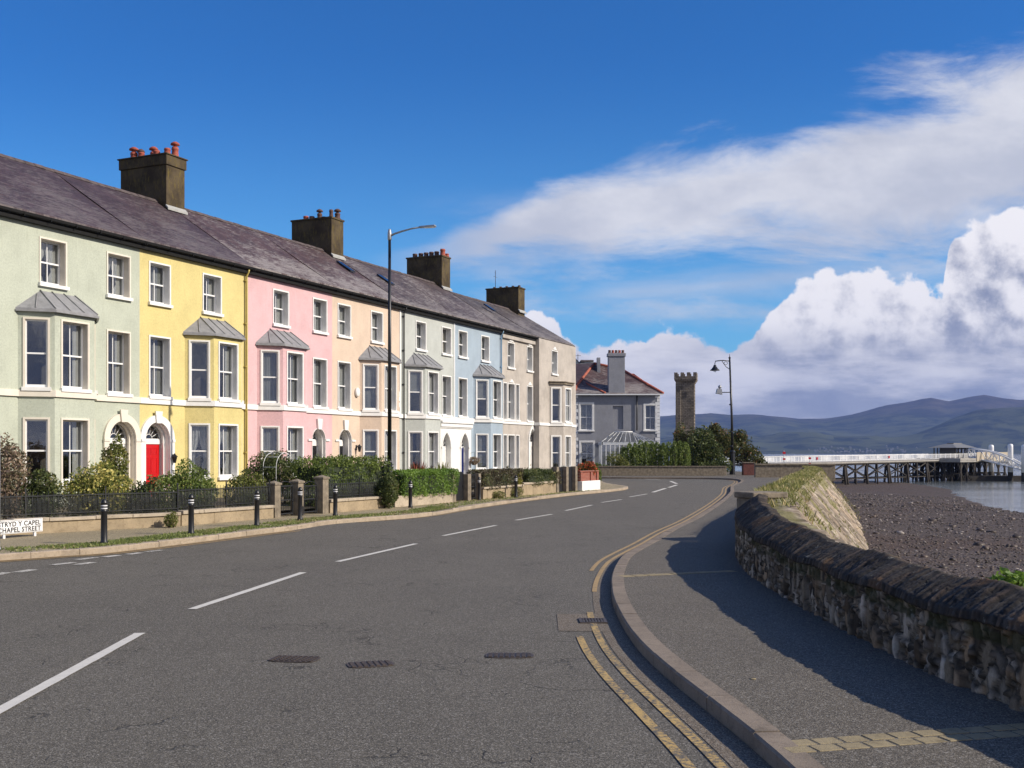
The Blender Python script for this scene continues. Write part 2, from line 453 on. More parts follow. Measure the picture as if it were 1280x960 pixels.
def shrub(label, blobs, size, mat, n, loc=(0,0,0), rz=0, cat='shrub', name='shrub', stems=True, group=None, crown='foliage', up=.4, amp=.12, shell=.5):
    """blobs: list of (cx,cy,cz,rx,ry,rz) local"""
    e=empty(name,loc,rz,label,cat,group)
    tot=sum((b[3]*b[4]+b[4]*b[5]+b[3]*b[5]) for b in blobs)
    n=int(n*1.3); P=np.vstack([blob_pts(b[:3],b[3:],max(20,int(n*(b[3]*b[4]+b[4]*b[5]+b[3]*b[5])/tot)),amp=amp,shell=shell) for b in blobs])
    P[:,2]=np.maximum(P[:,2],.03+.05*rng.random(len(P)))
    link(crown,leaf_mesh(crown,P,size,mat,up),e)
    if stems:
        mb=MB()
        for b in blobs:
            for k in range(3):
                a=random.random()*6.28; q=random.random()*.5
                mb.tube([(b[0]*.6,b[1]*.6,0),(b[0]*.8+.1*math.cos(a),b[1]*.8+.1*math.sin(a),b[2]*.5),
                    (b[0]+b[3]*q*math.cos(a),b[1]+b[4]*q*math.sin(a),b[2]+b[5]*.5)],[.03*b[5]+.012,.02*b[5]+.01,.008],5)
        mb.build('stem',M['bark'],e)
    return e

def hedge(label, L, D, H, size, mat, n, loc, rz, cat='hedge', z0=0, group=None, rag=.03, shell=.16):
    e=empty('hedge',loc,rz,label,cat,group)
    P=box_pts(0,L,-D/2,D/2,z0,H,n,rag=rag,shell=shell)
    link('foliage',leaf_mesh('foliage',P,size,mat,.3),e)
    mb=MB()
    k=0.15
    while k<L:
        mb.tube([(k,0,0),(k+.05,.03,H*.4),(k+random.uniform(-.15,.15),random.uniform(-.1,.1),H*.8)],[.03,.022,.008],5)
        mb.tube([(k,0,H*.25),(k+.18,D*.2,H*.55),(k+.2,D*.3,H*.85)],[.018,.012,.006],5)
        k+=.4
    mb.build('stem',M['bark'],e)
    # core box against see-through, coloured dark for the shade inside the hedge
    mc=MB(); mc.box(shell,L-shell,-D/2+shell,D/2-shell,z0+.05,H-shell); mc.build('inner_shade_box',M['shade_core'],e)
    return e

def blades(name,P,h,mat,parent=None,lean=.35,w=.012,**kw):
    n=len(P)
    d=rng.normal(size=(n,3))*lean; d[:,2]=1; d/=np.linalg.norm(d,axis=1)[:,None]
    a=rng.random(n)*6.28; e=np.stack([np.cos(a),np.sin(a),np.zeros(n)],1)
    hh=(h*(.5+.9*rng.random(n)))[:,None]
    V=np.empty((n,4,3)); V[:,0]=P-e*w; V[:,1]=P+e*w
    bend=rng.normal(size=(n,3))*.12; bend[:,2]=0
    V[:,2]=P+d*hh*.65+e*w*.7+bend*hh; V[:,3]=P+d*hh+bend*hh*2.2
    Fc=np.arange(4*n).reshape(n,4)
    ph=np.sin(P[:,0]*1.3)*np.sin(P[:,1]*.9+1)
    t=np.clip(rng.random(n)*.8+.1+ph*.2,0,1)
    return link(name,mesh_np(name,V.reshape(-1,3),Fc,mat,t),parent,**kw)

# ------------------------------------------------------------------ terrace frame
A=math.atan2(621,F); DX=Vector((math.sin(A),math.cos(A),0)); IN=Vector((-math.cos(A),math.sin(A),0))
P0=Vector((-16.7,35.8,0)); RZ=math.pi/2-A
def TW(s,y=0,z=0): return P0+DX*s+IN*y+Vector((0,0,z))
def sg(px,y):
    """s of the terrace line at inward offset y seen in direction px"""
    k=(px-640)/F
    # (P0+s DX+y IN).x = k*(...).y
    bx=P0.x+y*IN.x; by=P0.y+y*IN.y
    return (k*by-bx)/(DX.x-k*DX.y)

def arc_pts(u0,u1,zs,kind,n=9):
    r=(u1-u0)/2; uc=(u0+u1)/2
    if kind=='a': return [(uc-r*math.cos(math.pi*i/(2*n)*1.0),zs+r*math.sin(math.pi*i/(2*n))) for i in range(n*2+1)]
    # pointed: two arcs of radius 1.25*w
    w=u1-u0; Rr=w*.95; pts=[]
    cx=u0+Rr; am=math.acos((cx-uc)/Rr)
    L=[(cx-Rr*math.cos(am*i/n),zs+Rr*math.sin(am*i/n)) for i in range(n+1)]
    return L+[(2*uc-p[0],p[1]) for p in L[-2::-1]]
def rise(op):
    return max(p[1] for p in arc_pts(op[0],op[1],op[3],op[4])) if len(op)>4 and op[4]!='r' else op[3]

def wall_panel(mb,p0,p1,z0,z1,ops=()):
    p0=Vector((*p0,0)); p1=Vector((*p1,0)); L=(p1-p0).length; t=(p1-p0)/L
    P=lambda u,z:(p0.x+t.x*u,p0.y+t.y*u,z)
    us=sorted({0,L,*[o[0] for o in ops],*[o[1] for o in ops]}); zs=sorted({z0,z1,*[o[2] for o in ops],*[rise(o) for o in ops]})
    for i in range(len(us)-1):
        for j in range(len(zs)-1):
            uc=(us[i]+us[i+1])/2; zc=(zs[j]+zs[j+1])/2
            if us[i+1]-us[i]<1e-5 or zs[j+1]-zs[j]<1e-5: continue
            if any(o[0]<uc<o[1] and o[2]<zc<rise(o) for o in ops): continue
            mb.quad(P(us[i],zs[j]),P(us[i+1],zs[j]),P(us[i+1],zs[j+1]),P(us[i],zs[j+1]))
    for o in ops:
        if len(o)>4 and o[4]!='r':
            ap=arc_pts(o[0],o[1],o[3],o[4]); top=rise(o); m=len(ap)//2
            for i in range(m): mb.add([P(o[0],top),P(*ap[i]),P(*ap[i+1])],[(0,1,2)])
            for i in range(m,len(ap)-1): mb.add([P(o[1],top),P(*ap[i]),P(*ap[i+1])],[(0,1,2)])

def band(mb, pts, t, z0, z1, back=.0):
    """rectangular moulding swept along a polyline; outward = right of travel"""
    V=[Vector((p[0],p[1])) for p in pts]; out=[]
    for i,p in enumerate(V):
        ns=[]
        if i>0: d=(V[i]-V[i-1]).normalized(); ns.append(Vector((d.y,-d.x)))
        if i<len(V)-1: d=(V[i+1]-V[i]).normalized(); ns.append(Vector((d.y,-d.x)))
        if len(ns)==2:
            b=(ns[0]+ns[1]).normalized(); k=1/max(.3,b.dot(ns[0])); out.append((b,k))
        else: out.append((ns[0],1))
    def ring(off): return [(p.x+b.x*k*off,p.y+b.y*k*off) for p,(b,k) in zip(V,out)]
    o=ring(t); a=ring(-back); n=len(V)
    vs=[(x,y,z0) for x,y in a]+[(x,y,z0) for x,y in o]+[(x,y,z1) for x,y in o]+[(x,y,z1) for x,y in a]
    fs=[]
    for i in range(n-1):
        for k in range(4):
            k2=(k+1)%4; fs.append((k*n+i,k*n+i+1,k2*n+i+1,k2*n+i))
    fs+= [(0,n,2*n,3*n),(n-1,4*n-1,3*n-1,2*n-1)]
    mb.add(vs,fs)

# window parts: cached meshes, origin at lower left of the opening, x along wall, y inward
CACHE={}
def win_meshes(w,h,rd,bars,trim,side=False):
    key=(round(w,2),round(h,2),rd,bars,trim)
    if key in CACHE: return CACHE[key]
    fr=MB(); y0=rd-.05; y1=rd+.03
    t=.055
    fr.box(0,t,y0,y1,0,h); fr.box(w-t,w,y0,y1,0,h); fr.box(t,w-t,y0,y1,0,.085); fr.box(t,w-t,y0,y1,h-t,h)
    fr.box(t,w-t,y0+.012,y1-.002,h*.5-.028,h*.5+.028)
    if bars:
        fr.box(w/2-.016,w/2+.016,y0+.022,y1-.012,.085,h*.5-.028); fr.box(w/2-.016,w/2+.016,y0+.032,y1-.012,h*.5+.028,h-t)
    pn=MB(); pn.quad((t,rd+.005,.085),(w-t,rd+.005,.085),(w-t,rd+.005,h*.5),(t,rd+.005,h*.5))
    pn.quad((t,rd-.012,h*.5),(w-t,rd-.012,h*.5),(w-t,rd-.012,h-t),(t,rd-.012,h-t))
    sr=MB(); q=trim; d=.03
    # trim band on the wall face
    sr.box(-q,.0,-d,.0,-.0,h+q); sr.box(w,w+q,-d,.0,-.0,h+q); sr.box(0,w,-d,.0,h,h+q)
    # linings
    e=.012
    sr.box(-.004,e,0,rd+.035,0,h); sr.box(w-e,w+.004,0,rd+.035,0,h); sr.box(e,w-e,0,rd+.035,h-e,h+.004)
    sl=MB(); sl.hull8([(-q-.04,-.11,-.13),(w+q+.04,-.11,-.13),(w+q+.04,-.001,-.13),(-q-.04,-.001,-.13)],[(-q-.04,-.11,-.015),(w+q+.04,-.11,-.015),(w+q+.04,-.001,.003),(-q-.04,-.001,.003)])
    sl.box(.001,w-.001,.001,rd-.051,-.05,.006)
    r=(fr.mesh('window',M['frame']),pn.mesh('pane',M['glass']),sr.mesh('surround',M['white']),sl.mesh('sill',M['white']))
    CACHE[key]=r; return r
def curtain_mesh(w,h,rd,kind):
    key=('c',round(w,2),round(h,2),kind)
    if key in CACHE: return CACHE[key]
    mb=MB(); y=rd+.10
    def sheet(x0,x1,z0,z1,amp=.02,gather=None):
        n=max(6,int((x1-x0)/.03)); m=6 if gather else 1
        vs=[];fs=[]
        for j in range(m+1):
            z=z0+(z1-z0)*j/m
            for i in range(n+1):
                q=i/n
                x=x0+(x1-x0)*q
                if gather is not None:
                    k=1-.55*math.exp(-((z-(z0+(z1-z0)*.38))/(.22*(z1-z0)))**2)
                    x=gather+(x-gather)*k
                vs.append((x,y+amp*math.sin(i*1.7)+.01*math.sin(i*.6),z))
        for j in range(m):
            for i in range(n): fs.append((j*(n+1)+i,j*(n+1)+i+1,(j+1)*(n+1)+i+1,(j+1)*(n+1)+i))
        mb.add(vs,fs,True)
    mt='curtain'
    if kind==1: sheet(.02,w*.34,0,h); sheet(w*.66,w-.02,0,h); mt='curtain2'
    elif kind==2: sheet(.02,w*.5,0,h,gather=.02); sheet(w*.5,w-.02,0,h,gather=w-.02)
    elif kind==3: mb.quad((.02,y-.05,h*.52),(w-.02,y-.05,h*.52),(w-.02,y-.05,h),(.02,y-.05,h)); mt='blind'
    elif kind==4: sheet(.02,w-.02,0,h,.012); mt='blind'
    elif kind==5: sheet(.02,w*.3,0,h); sheet(w*.7,w-.02,0,h)
    me=mb.mesh('curtain',M[mt]); CACHE[key]=me; return me

def window(parent,p0,ang,u,z,w,h,rd=.30,bars=True,trim=.06,cur=0,sill=True,surr=None):
    """p0: start of the wall face (local), ang: direction of the face"""
    x=p0[0]+math.cos(ang)*u; y=p0[1]+math.sin(ang)*u
    fr,pn,sr,sl=win_meshes(w,h,rd,bars,trim)
    o=link('window',fr,parent,(x,y,z),ang)
    link('pane',pn,o)
    s_=link('surround',sr,o)
    if surr:
        s_.data=sr.copy(); s_.data.materials[0]=surr
    if sill: link('sill',sl,o)
    if cur: link('curtain',curtain_mesh(w,h,rd,cur),o)
    return o

def panel_door(parent,x,y,z,w,h,mat,ang=0,label=None,steps=True):
    d=MB(); d.box(0,w,0,.045,0,h)
    for (a,b,c,e) in ((.13,.46,.12,.36),(.54,.87,.12,.36),(.13,.46,.42,.74),(.54,.87,.42,.74),(.13,.46,.80,.93),(.54,.87,.80,.93)):
        x0,x1,z0,z1=a*w,b*w,c*h,e*h
        d.box(x0,x1,-.012,0,z0,z0+.025); d.box(x0,x1,-.012,0,z1-.025,z1); d.box(x0,x0+.025,-.012,0,z0+.025,z1-.025); d.box(x1-.025,x1,-.012,0,z0+.025,z1-.025)
        d.box(x0+.06,x1-.06,-.010,0,z0+.06,z1-.06)
    o=d.build('door',mat,parent,(x,y,z),ang)
    if label: o['label']=label
    k=MB(); k.sphere((w*.1,-.05,h*.47),.032,8,6); k.build('handle',M['brass'],o)
    k=MB(); k.box(w*.38,w*.62,-.02,-.013,h*.385,h*.41); k.build('letterbox',M['brass'],o)
    return o

def fanlight(parent,x,y,z,r,spokes=6,kind='a'):
    f=MB()
    pts=arc_pts(-r,r,0,'a' if kind=='a' else 'p',8)
    pin=[(p[0]*.88,p[1]*.88) for p in pts]
    for i in range(len(pts)-1):
        a,b,c,d=pts[i],pts[i+1],pin[i+1],pin[i]
        f.hull8([(a[0],0,a[1]),(b[0],0,b[1]),(c[0],0,c[1]),(d[0],0,d[1])],[(a[0],.05,a[1]),(b[0],.05,b[1]),(c[0],.05,c[1]),(d[0],.05,d[1])])
    f.box(-r,r,-.005,.05,-.12,.02)
    top=max(p[1] for p in pts)
    for k in range(1,spokes):
        a=math.pi*k/spokes; e=(math.cos(a)*r*.93,math.sin(a)*(top*.93))
        b=(math.cos(a)*r*.3,math.sin(a)*r*.3)
        f.tube([(b[0],.02,b[1]),(e[0],.02,e[1])],.014,5)
    hp=[(math.cos(math.pi*k/8)*r*.3,.02,math.sin(math.pi*k/8)*r*.3) for k in range(9)]
    f.tube(hp,.014,5)
    o=f.build('fanlight',M['frame'],parent,(x,y,z))
    g=MB(); g.poly([(p[0],.03,p[1]) for p in pin]); g.build('pane',M['glass'],o)
    return o

def arch_surround(mb,uc,r_in,r_out,z0,zs,y0,y1,kind='a',n=12):
    """band of stone round an opening in plane y, from y0 (front) to y1"""
    ai=arc_pts(uc-r_in,uc+r_in,zs,kind,n); ao=arc_pts(uc-r_out,uc+r_out,zs,kind,n)
    if kind=='p':
        k=r_out/r_in; ao=[(uc+(p[0]-uc)*k,zs+(p[1]-zs)*k) for p in ai]
    for i in range(len(ai)-1):
        a,b,c,d=ao[i],ao[i+1],ai[i+1],ai[i]
        mb.hull8([(a[0],y0,a[1]),(b[0],y0,b[1]),(c[0],y0,c[1]),(d[0],y0,d[1])],[(a[0],y1,a[1]),(b[0],y1,b[1]),(c[0],y1,c[1]),(d[0],y1,d[1])])
    mb.box(uc-r_out,uc-r_in,y0,y1,z0,zs); mb.box(uc+r_in,uc+r_out,y0,y1,z0,zs)
def arch_lining(mb,uc,r,z0,zs,y0,y1,kind='a',t=.02,n=12):
    ai=arc_pts(uc-r,uc+r,zs,kind,n); k=(r-t)/r
    aj=[(uc+(p[0]-uc)*k,zs+(p[1]-zs)*k) for p in ai]
    for i in range(len(ai)-1):
        a,b,c,d=ai[i],ai[i+1],aj[i+1],aj[i]
        mb.hull8([(a[0],y0,a[1]),(b[0],y0,b[1]),(c[0],y0,c[1]),(d[0],y0,d[1])],[(a[0],y1,a[1]),(b[0],y1,b[1]),(c[0],y1,c[1]),(d[0],y1,d[1])])
    mb.box(uc-r,uc-r+t,y0,y1,z0,zs); mb.box(uc+r-t,uc+r,y0,y1,z0,zs)

EAVE=10.08; RISE=3.2; RB=4.5
SZ0,SZ1=3.98,4.2     # string course
GZ=.3                # garden level
def pot(parent,x,y,z,h,r,mat,cowl=False):
    h*=.78; r*=1.15
    m=MB()
    pr=[(r*1.05,0),(r*1.1,.05),(r*.92,.09),(r*.82,h*.7),(r*.95,h*.78),(r*.95,h*.84),(r*.85,h*.88),(r*.85,h),(r*.6,h),(r*.6,h*.8)]
    if cowl: pr=pr[:-2]+[(r*.5,h),(r*.45,h+.08),(r*1.2,h+.10),(r*1.1,h+.17),(r*.5,h+.24),(.01,h+.26)]
    m.lathe(pr,10)
    return m.build('chimney_pot',mat,parent,(x,y,z))

M['chimA']=None
def chimney_mat():
    m,nt,b=newmat('sooty_render')
    v=nt.obj(); big=nt.noise(v,1.1,6,.7); st=nt.noise(nt.mapv(v,(4,4,1.3)),2,6,.75); g=nt.noise(v,30,4,.7)
    base=nt.mix(big.step(.3,.7),(.055,.042,.028),(.11,.085,.052))
    base=nt.mix(st.step(.5,.66)*.6,base,(.17,.13,.035))
    base=nt.mix(nt.noise(nt.mapv(v,(3,3,.8),loc=(5,5,5)),2.5,6,.8).step(.55,.68)*.7,base,(.02,.018,.015))
    nt.l(base,b.inputs['Base Color']); b.inputs['Roughness'].default_value=.95; b.inputs['Specular IOR Level'].default_value=.15
    nt.l(nt.bump(g+st,.6,.02),b.inputs['Normal'])
    return m
M['chimney']=chimney_mat()

def chimney(parent,x,y0=3.9,y1=6.55,z0=11.9,z1=15.3,w=1.18,pots=(),cap=True,mat=None,dish=False):
    c=MB(); mat=mat or M['chimney']
    c.box(x-w/2,x+w/2,y0,y1,z0,z1-.5 if cap else z1)
    if cap:
        c.box(x-w/2-.06,x+w/2+.06,y0-.06,y1+.06,z1-.5,z1-.06); c.box(x-w/2-.11,x+w/2+.11,y0-.11,y1+.11,z1-.06,z1)
    else: c.box(x-w/2-.05,x+w/2+.05,y0-.05,y1+.05,z1,z1+.1)
    o=c.build('chimney',mat,parent,bevel=.012)
    for (yy,xx,h,r,m_,cw) in pots: pot(o,x+xx,y0+yy,z1+(0 if cap else .1),h,r,M[m_],cw)
    f=MB(); zz=EAVE+.09+(y0-.02+.28)*RISE/(RB+.28)
    f.hull8([(x-w/2-.05,y0-.14,zz-.12),(x+w/2+.05,y0-.14,zz-.12),(x+w/2+.05,y0+.0,zz+.05),(x-w/2-.05,y0+.0,zz+.05)],
            [(x-w/2-.05,y0-.14,zz-.02),(x+w/2+.05,y0-.14,zz-.02),(x+w/2+.05,y0-.001,zz+.12),(x-w/2-.05,y0-.001,zz+.12)])
    f.build('flashing',M['lichen_conc'],o)
    return o

def roof(parent,x0,x1,mat,dz=0,verge=True,z_e=EAVE):
    """front and back slope between x0 and x1, ridge tiles on top"""
    m=MB(); ye=-.28; zr=z_e+RISE-dz; t=.09
    nx=max(2,int((x1-x0)/.9)); ny=6
    # slightly sagging front slope
    vs=[];fs=[]
    for j in range(ny+1):
        for i in range(nx+1):
            q=j/ny; x=x0+(x1-x0)*i/nx
            xg=x+((parent.location-P0).dot(DX)); sag=-.035*math.sin(math.pi*q)*(1+.5*math.sin(xg*1.3))+.012*math.sin(xg*2.1+q*5)*math.sin(math.pi*q)
            vs.append((x,ye+(RB-ye)*q,z_e+t+(zr-z_e-t)*q+sag))
    for j in range(ny):
        for i in range(nx): a=j*(nx+1)+i; fs.append((a,a+1,a+nx+2,a+nx+1))
    m.add(vs,fs)
    m.quad((x0,RB,zr),(x1,RB,zr),(x1,RB*2-ye,z_e+t),(x0,RB*2-ye,z_e+t))
    m.quad((x0,ye,z_e),(x1,ye,z_e),(x1,ye,z_e+t-.002),(x0,ye,z_e+t-.002))
    for xx in (x0,x1):
        m.poly([(xx,ye,z_e),(xx,ye,z_e+t),(xx,RB,zr),(xx,RB*2-ye,z_e+t),(xx,RB*2-ye,z_e)] if xx==x1 else [(xx,RB*2-ye,z_e),(xx,RB*2-ye,z_e+t),(xx,RB,zr),(xx,ye,z_e+t),(xx,ye,z_e)])
    o=m.build('roof',mat,parent)
    r=MB(); n=int((x1-x0)/.45)
    for i in range(n):
        a=x0+(x1-x0)*i/n; b_=x0+(x1-x0)*(i+1)/n-.012; jz=random.uniform(-.01,.012)
        r.hull8([(a,RB-.17,zr-.09+jz),(b_,RB-.17,zr-.09+jz),(b_,RB+.17,zr-.09+jz),(a,RB+.17,zr-.09+jz)],[(a,RB-.03,zr+.06+jz),(b_,RB-.03,zr+.06+jz),(b_,RB+.03,zr+.06+jz),(a,RB+.03,zr+.06+jz)])
    r.build('ridge_tiles',M['ridge'],o)
    g=MB(); g.box(x0,x1,-.19,-.001,z_e-.26,z_e-.004)      # fascia and soffit
    pr=[(-.33,z_e+.01),(-.32,z_e-.07),(-.26,z_e-.11),(-.20,z_e-.09),(-.192,z_e+.01)]
    for i in range(4):
        a,b_=pr[i],pr[i+1]; g.quad((x0,a[0],a[1]),(x1,a[0],a[1]),(x1,b_[0],b_[1]),(x0,b_[0],b_[1]))
    for i in range(4):
        a,b_=pr[i],pr[i+1]; k=.9
        g.quad((x0,(b_[0]+.26)*k-.26,b_[1]+.008),(x1,(b_[0]+.26)*k-.26,b_[1]+.008),(x1,(a[0]+.26)*k-.26,a[1]+.008),(x0,(a[0]+.26)*k-.26,a[1]+.008))
    n=int((x1-x0)/1.1)
    for i in range(n+1):
        xx=x0+.03+(x1-x0-.09)*i/max(1,n); g.box(xx,xx+.03,-.345,-.19,z_e-.13,z_e+.014)
    g.build('gutter',M['gutterblack'],parent)
    return o
M['gutterblack']=simple('matt_black_gutter',(.007,.007,.007),.75,var=.3,scale=9,spec=.25)
M['ridge']=simple('ridge_tile',(.085,.065,.062),.85,var=.5,scale=4,bump=.4,bscale=18,bdist=.01)

class HouseX: pass
def house(label,s0,s1,mirror,wall,rmat,surr=None,door=None,style='arch',dc=.9,bo=0,ext=0,curt=(0,)*8,cat='terraced house',strip=None):
    W=s1-s0; root=empty('terraced_house',TW(s0),RZ,label,cat,'terraced houses in the row')
    wm=wall; surr=surr or M['white']
    X=(lambda u:u) if not mirror else (lambda u:W-u)
    def rng2(a,b): return (min(X(a),X(b)),max(X(a),X(b)))
    db=.8; b0,b1=.63+bo,.63+bo+3.36                       # bay in u
    B0,B1=rng2(b0,b1)
    z_g,h_g=1.12,2.1; z_1,h_1=4.3,2.26; z_2,h_2=7.9,1.5
    ops=[]
    # top windows
    c1=X(2.35); c2=X(W-(1.05 if style!='arch' else 1.08)); ww=1.08
    ops.append((c1-ww/2,c1+ww/2,z_2,z_2+h_2)); ops.append((c2-ww/2,c2+ww/2,z_2,z_2+h_2)); ops.append((c2-ww/2,c2+ww/2,z_1,z_1+h_1))
    ops.append((B0+.09,B1-.09,GZ+.01,3.75)); ops.append((B0+.09,B1-.09,4.3,6.8))
    cd=X(W-dc); 
    if style=='arch': r_in,zs,kind=.66,2.62,'a'
    elif style=='plain': r_in,zs,kind=.56,2.72,'a'
    else: r_in,zs,kind=.50,2.45,'p'
    ops.append((cd-r_in,cd+r_in,.32,zs,kind))
    m=MB(); wall_panel(m,(0,0),(W,0),0,EAVE-.02,ops)
    if ext: wall_panel(m,(-ext,0),(0,0),0,EAVE-.02); m.quad((-ext,0,0),(-ext,0,EAVE),(-ext,9,EAVE),(-ext,9,0))
    m.quad((0,9,0),(0,9,EAVE),(W,9,EAVE),(W,9,0)); m.quad((0,0,0),(0,0,EAVE),(0,9,EAVE),(0,9,0)); m.quad((W,0,0),(W,9,0),(W,9,EAVE),(W,0,EAVE))
    m.build('wall',wm,root)
    i=MB()
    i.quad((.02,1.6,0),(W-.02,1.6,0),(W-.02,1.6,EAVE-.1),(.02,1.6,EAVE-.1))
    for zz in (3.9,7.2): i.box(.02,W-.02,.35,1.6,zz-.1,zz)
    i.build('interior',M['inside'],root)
    ci=iter(curt)
    window(root,(0,0),0,c1-ww/2,z_2,ww,h_2,cur=next(ci),surr=surr); window(root,(0,0),0,c2-ww/2,z_2,ww,h_2,cur=next(ci),surr=surr)
    window(root,(0,0),0,c2-ww/2,z_1,ww,h_1,cur=next(ci),surr=surr,sill=True)
    # bay
    pts=[(B0,0),(B0+db,-db),(B1-db,-db),(B1,0)]
    bay=MB(); cw=.70; cl=math.hypot(db,db); fl=B1-B0-2*db; fw=1.12 if fl>1.5 else .9
    for k in range(3):
        L=(cl,fl,cl)[k]; w_=(cw,fw,cw)[k]; c=L/2
        o2=[(c-w_/2,c+w_/2,z_g,z_g+h_g),(c-w_/2,c+w_/2,z_1,z_1+h_1)]
        wall_panel(bay,pts[k],pts[k+1],0,6.86,o2)
    bay.poly([(B0,0,6.86),(B0+db,-db,6.86),(B1-db,-db,6.86),(B1,0,6.86)])
    bo=bay.build('bay',wm,root)
    for k in range(3):
        L=(cl,fl,cl)[k]; w_=(cw,fw,cw)[k]; ang=(-math.pi/4,0,math.pi/4)[k]
        rd=(.09,.26,.09)[k]
        for (zz,hh) in ((z_g,h_g),(z_1,h_1)):
            window(root,pts[k],ang,L/2-w_/2,zz,w_,hh,rd=rd,bars=(k==1),trim=.065,cur=next(ci,0),surr=surr)
    fl_=MB(); fl_.poly([(B0+.3,0.3,4.0),(B0+db+.06,-db+.14,4.0),(B1-db-.06,-db+.14,4.0),(B1-.3,.3,4.0)])
    fl_.poly([(B0+.1,0.3,3.96),(B0+db+.04,-db+.12,3.96),(B1-db-.04,-db+.12,3.96),(B1-.1,.3,3.96)])
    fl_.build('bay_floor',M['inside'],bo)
    # bay roof, lead sheet, hipped against the wall
    ov=.11; e=[(B0-ov*.9,-.001),(B0+db-ov*.4,-db-ov),(B1-db+ov*.4,-db-ov),(B1+ov*.9,-.001)]
    z_a,z_b=6.88,7.62; a1=(B0+db+.12,-.001,z_b); a2=(B1-db-.12,-.001,z_b)
    br=MB(); E=[(p[0],p[1],z_a) for p in e]; E2=[(p[0],p[1],z_a+.05) for p in e]
    br.poly([E[3],E[2],E[1],E[0]])
    for k in range(3): br.quad(E[k],E[k+1],E2[k+1],E2[k])
    br.poly([E2[0],E2[1],a1]); br.quad(E2[1],E2[2],a2,a1); br.poly([E2[2],E2[3],a2]); 
    bro=br.build('bay_roof',M['lead'],root)
    rl=MB()
    def roll(p,q): rl.tube([(p[0],p[1],p[2]+.02),(q[0],q[1],q[2]+.02)],.024,6)
    roll(E2[1],a1); roll(E2[2],a2)
    for tt in (.33,.67):
        roll(tuple(E2[1][k]*(1-tt)+E2[2][k]*tt for k in range(3)),tuple(a1[k]*(1-tt)+a2[k]*tt for k in range(3)))
    for (p,q,r_) in ((E2[0],E2[1],a1),(E2[3],E2[2],a2)):
        mid=tuple((p[k]+q[k])/2 for k in range(3)); roll(mid,tuple(p[k]*.15+q[k]*.05+r_[k]*.8 for k in range(3)))
    rl.build('roll',M['lead'],bro)
    gb=MB(); band(gb,e,.05,z_a-.07,z_a-.002,back=.02); gb.build('gutter',M['lead'],bro)
    # string course round the bay
    sc=MB(); band(sc,[(-ext,0),(B0,0)]+pts[1:3]+[(B1,0),(W,0)],.075,SZ0,SZ1); 
    sc.build('string_course',surr,root)
    # doorway
    H=2.02
    ds=MB()
    dcol={'red':'red_gloss','black':'dark_door','blue':'blue_door','white':'white'}[door]
    if style=='arch':
        arch_surround(ds,cd,r_in,.93,.3,zs,-.09,-.0)
        arch_lining(ds,cd,r_in,.3,zs,0,.40); arch_surround(ds,cd,r_in-.10,r_in-.021,.3,zs,.16,.24)
        for sx in (-1,1): ds.box(cd+sx*.795-.15,cd+sx*.795+.15,-.115,-.091,zs-.1,zs+.0)
        ds.hull8([(cd-.12,-.15,zs+.62),(cd+.12,-.15,zs+.62),(cd+.12,-.091,zs+.62),(cd-.12,-.091,zs+.62)],[(cd-.19,-.15,zs+1.08),(cd+.19,-.15,zs+1.08),(cd+.19,-.091,zs+1.08),(cd-.19,-.091,zs+1.08)])
        yd=.36
    elif style=='plain':
        arch_lining(ds,cd,r_in,.3,zs,-.03,.5)
        arch_surround(ds,cd,r_in-.09,r_in-.021,.3,zs,.12,.17)
        ds.hull8([(cd-.14,-.1,zs+.5),(cd+.14,-.1,zs+.5),(cd+.14,-.001,zs+.5),(cd-.14,-.001,zs+.5)],[(cd-.2,-.1,zs+1.0),(cd+.2,-.1,zs+1.0),(cd+.2,-.001,zs+1.0),(cd-.2,-.001,zs+1.0)])
        for sx in (-1,1): ds.box(cd+sx*(r_in+.17)-.165,cd+sx*(r_in+.17)+.165,-.06,-.001,zs-.06,zs+.03)
        yd=.45
    else:
        # shared white portico half: panel, entablature and pointed arch
        hw=dc+.86; x0,x1=rng2(W-hw,W)
        wall_panel(ds,(x0,-.14),(x1,-.14),.3,3.55,[(cd-r_in-x0,cd+r_in-x0,.3,zs,'p')])
        ds.quad((x0,-.14,.3),(x0,-.14,3.55),(x0,0,3.55),(x0,0,.3)); ds.quad((x1,-.14,.3),(x1,0,.3),(x1,0,3.55),(x1,-.14,3.55))
        ds.box(x0-(.0 if not mirror else 0),x1,-.2,-.0,3.55,3.62); ds.box(x0,x1,-.26,-.0,3.621,3.84)
        ds.box(x0,x1,-.34,0,3.841,3.975)
        arch_lining(ds,cd,r_in,.3,zs,-.139,.18,'p'); arch_surround(ds,cd,r_in,r_in+.11,.3,zs,-.17,-.141,'p')
        for sx in (-1,1): ds.box(cd+sx*(r_in+.06)-.10,cd+sx*(r_in+.06)+.10,-.2,-.171,zs-.08,zs+.02)
        yd=.14
    ds.build('doorway_surround',surr if style!='plain' else wm,root) if style!='plain' else ds.build('doorway_surround',M['white'],root)
    dw=(r_in-.1)*2
    panel_door(root,cd-dw/2,yd,.42,dw,H,M[dcol],label={'red':'red panelled front door','black':'black front door','blue':'blue front door','white':'white front door'}[door])
    j=MB(); j.box(cd-r_in,cd-dw/2,yd-.02,yd+.06,.32,zs); j.box(cd+dw/2,cd+r_in,yd-.02,yd+.06,.32,zs); j.box(cd-dw/2,cd+dw/2,yd-.03,yd+.06,.42+H,zs)
    j.build('door_frame',M['white'],root)
    fanlight(root,cd,yd+.01,zs+.01,r_in-.03,7,kind)
    st=MB(); st.box(cd-r_in,cd+r_in,-.3,yd,.29,.42); st.box(cd-r_in-.15,cd+r_in+.15,-.7,-.3,.2,.36); st.build('step',M['coping_pale'],root)
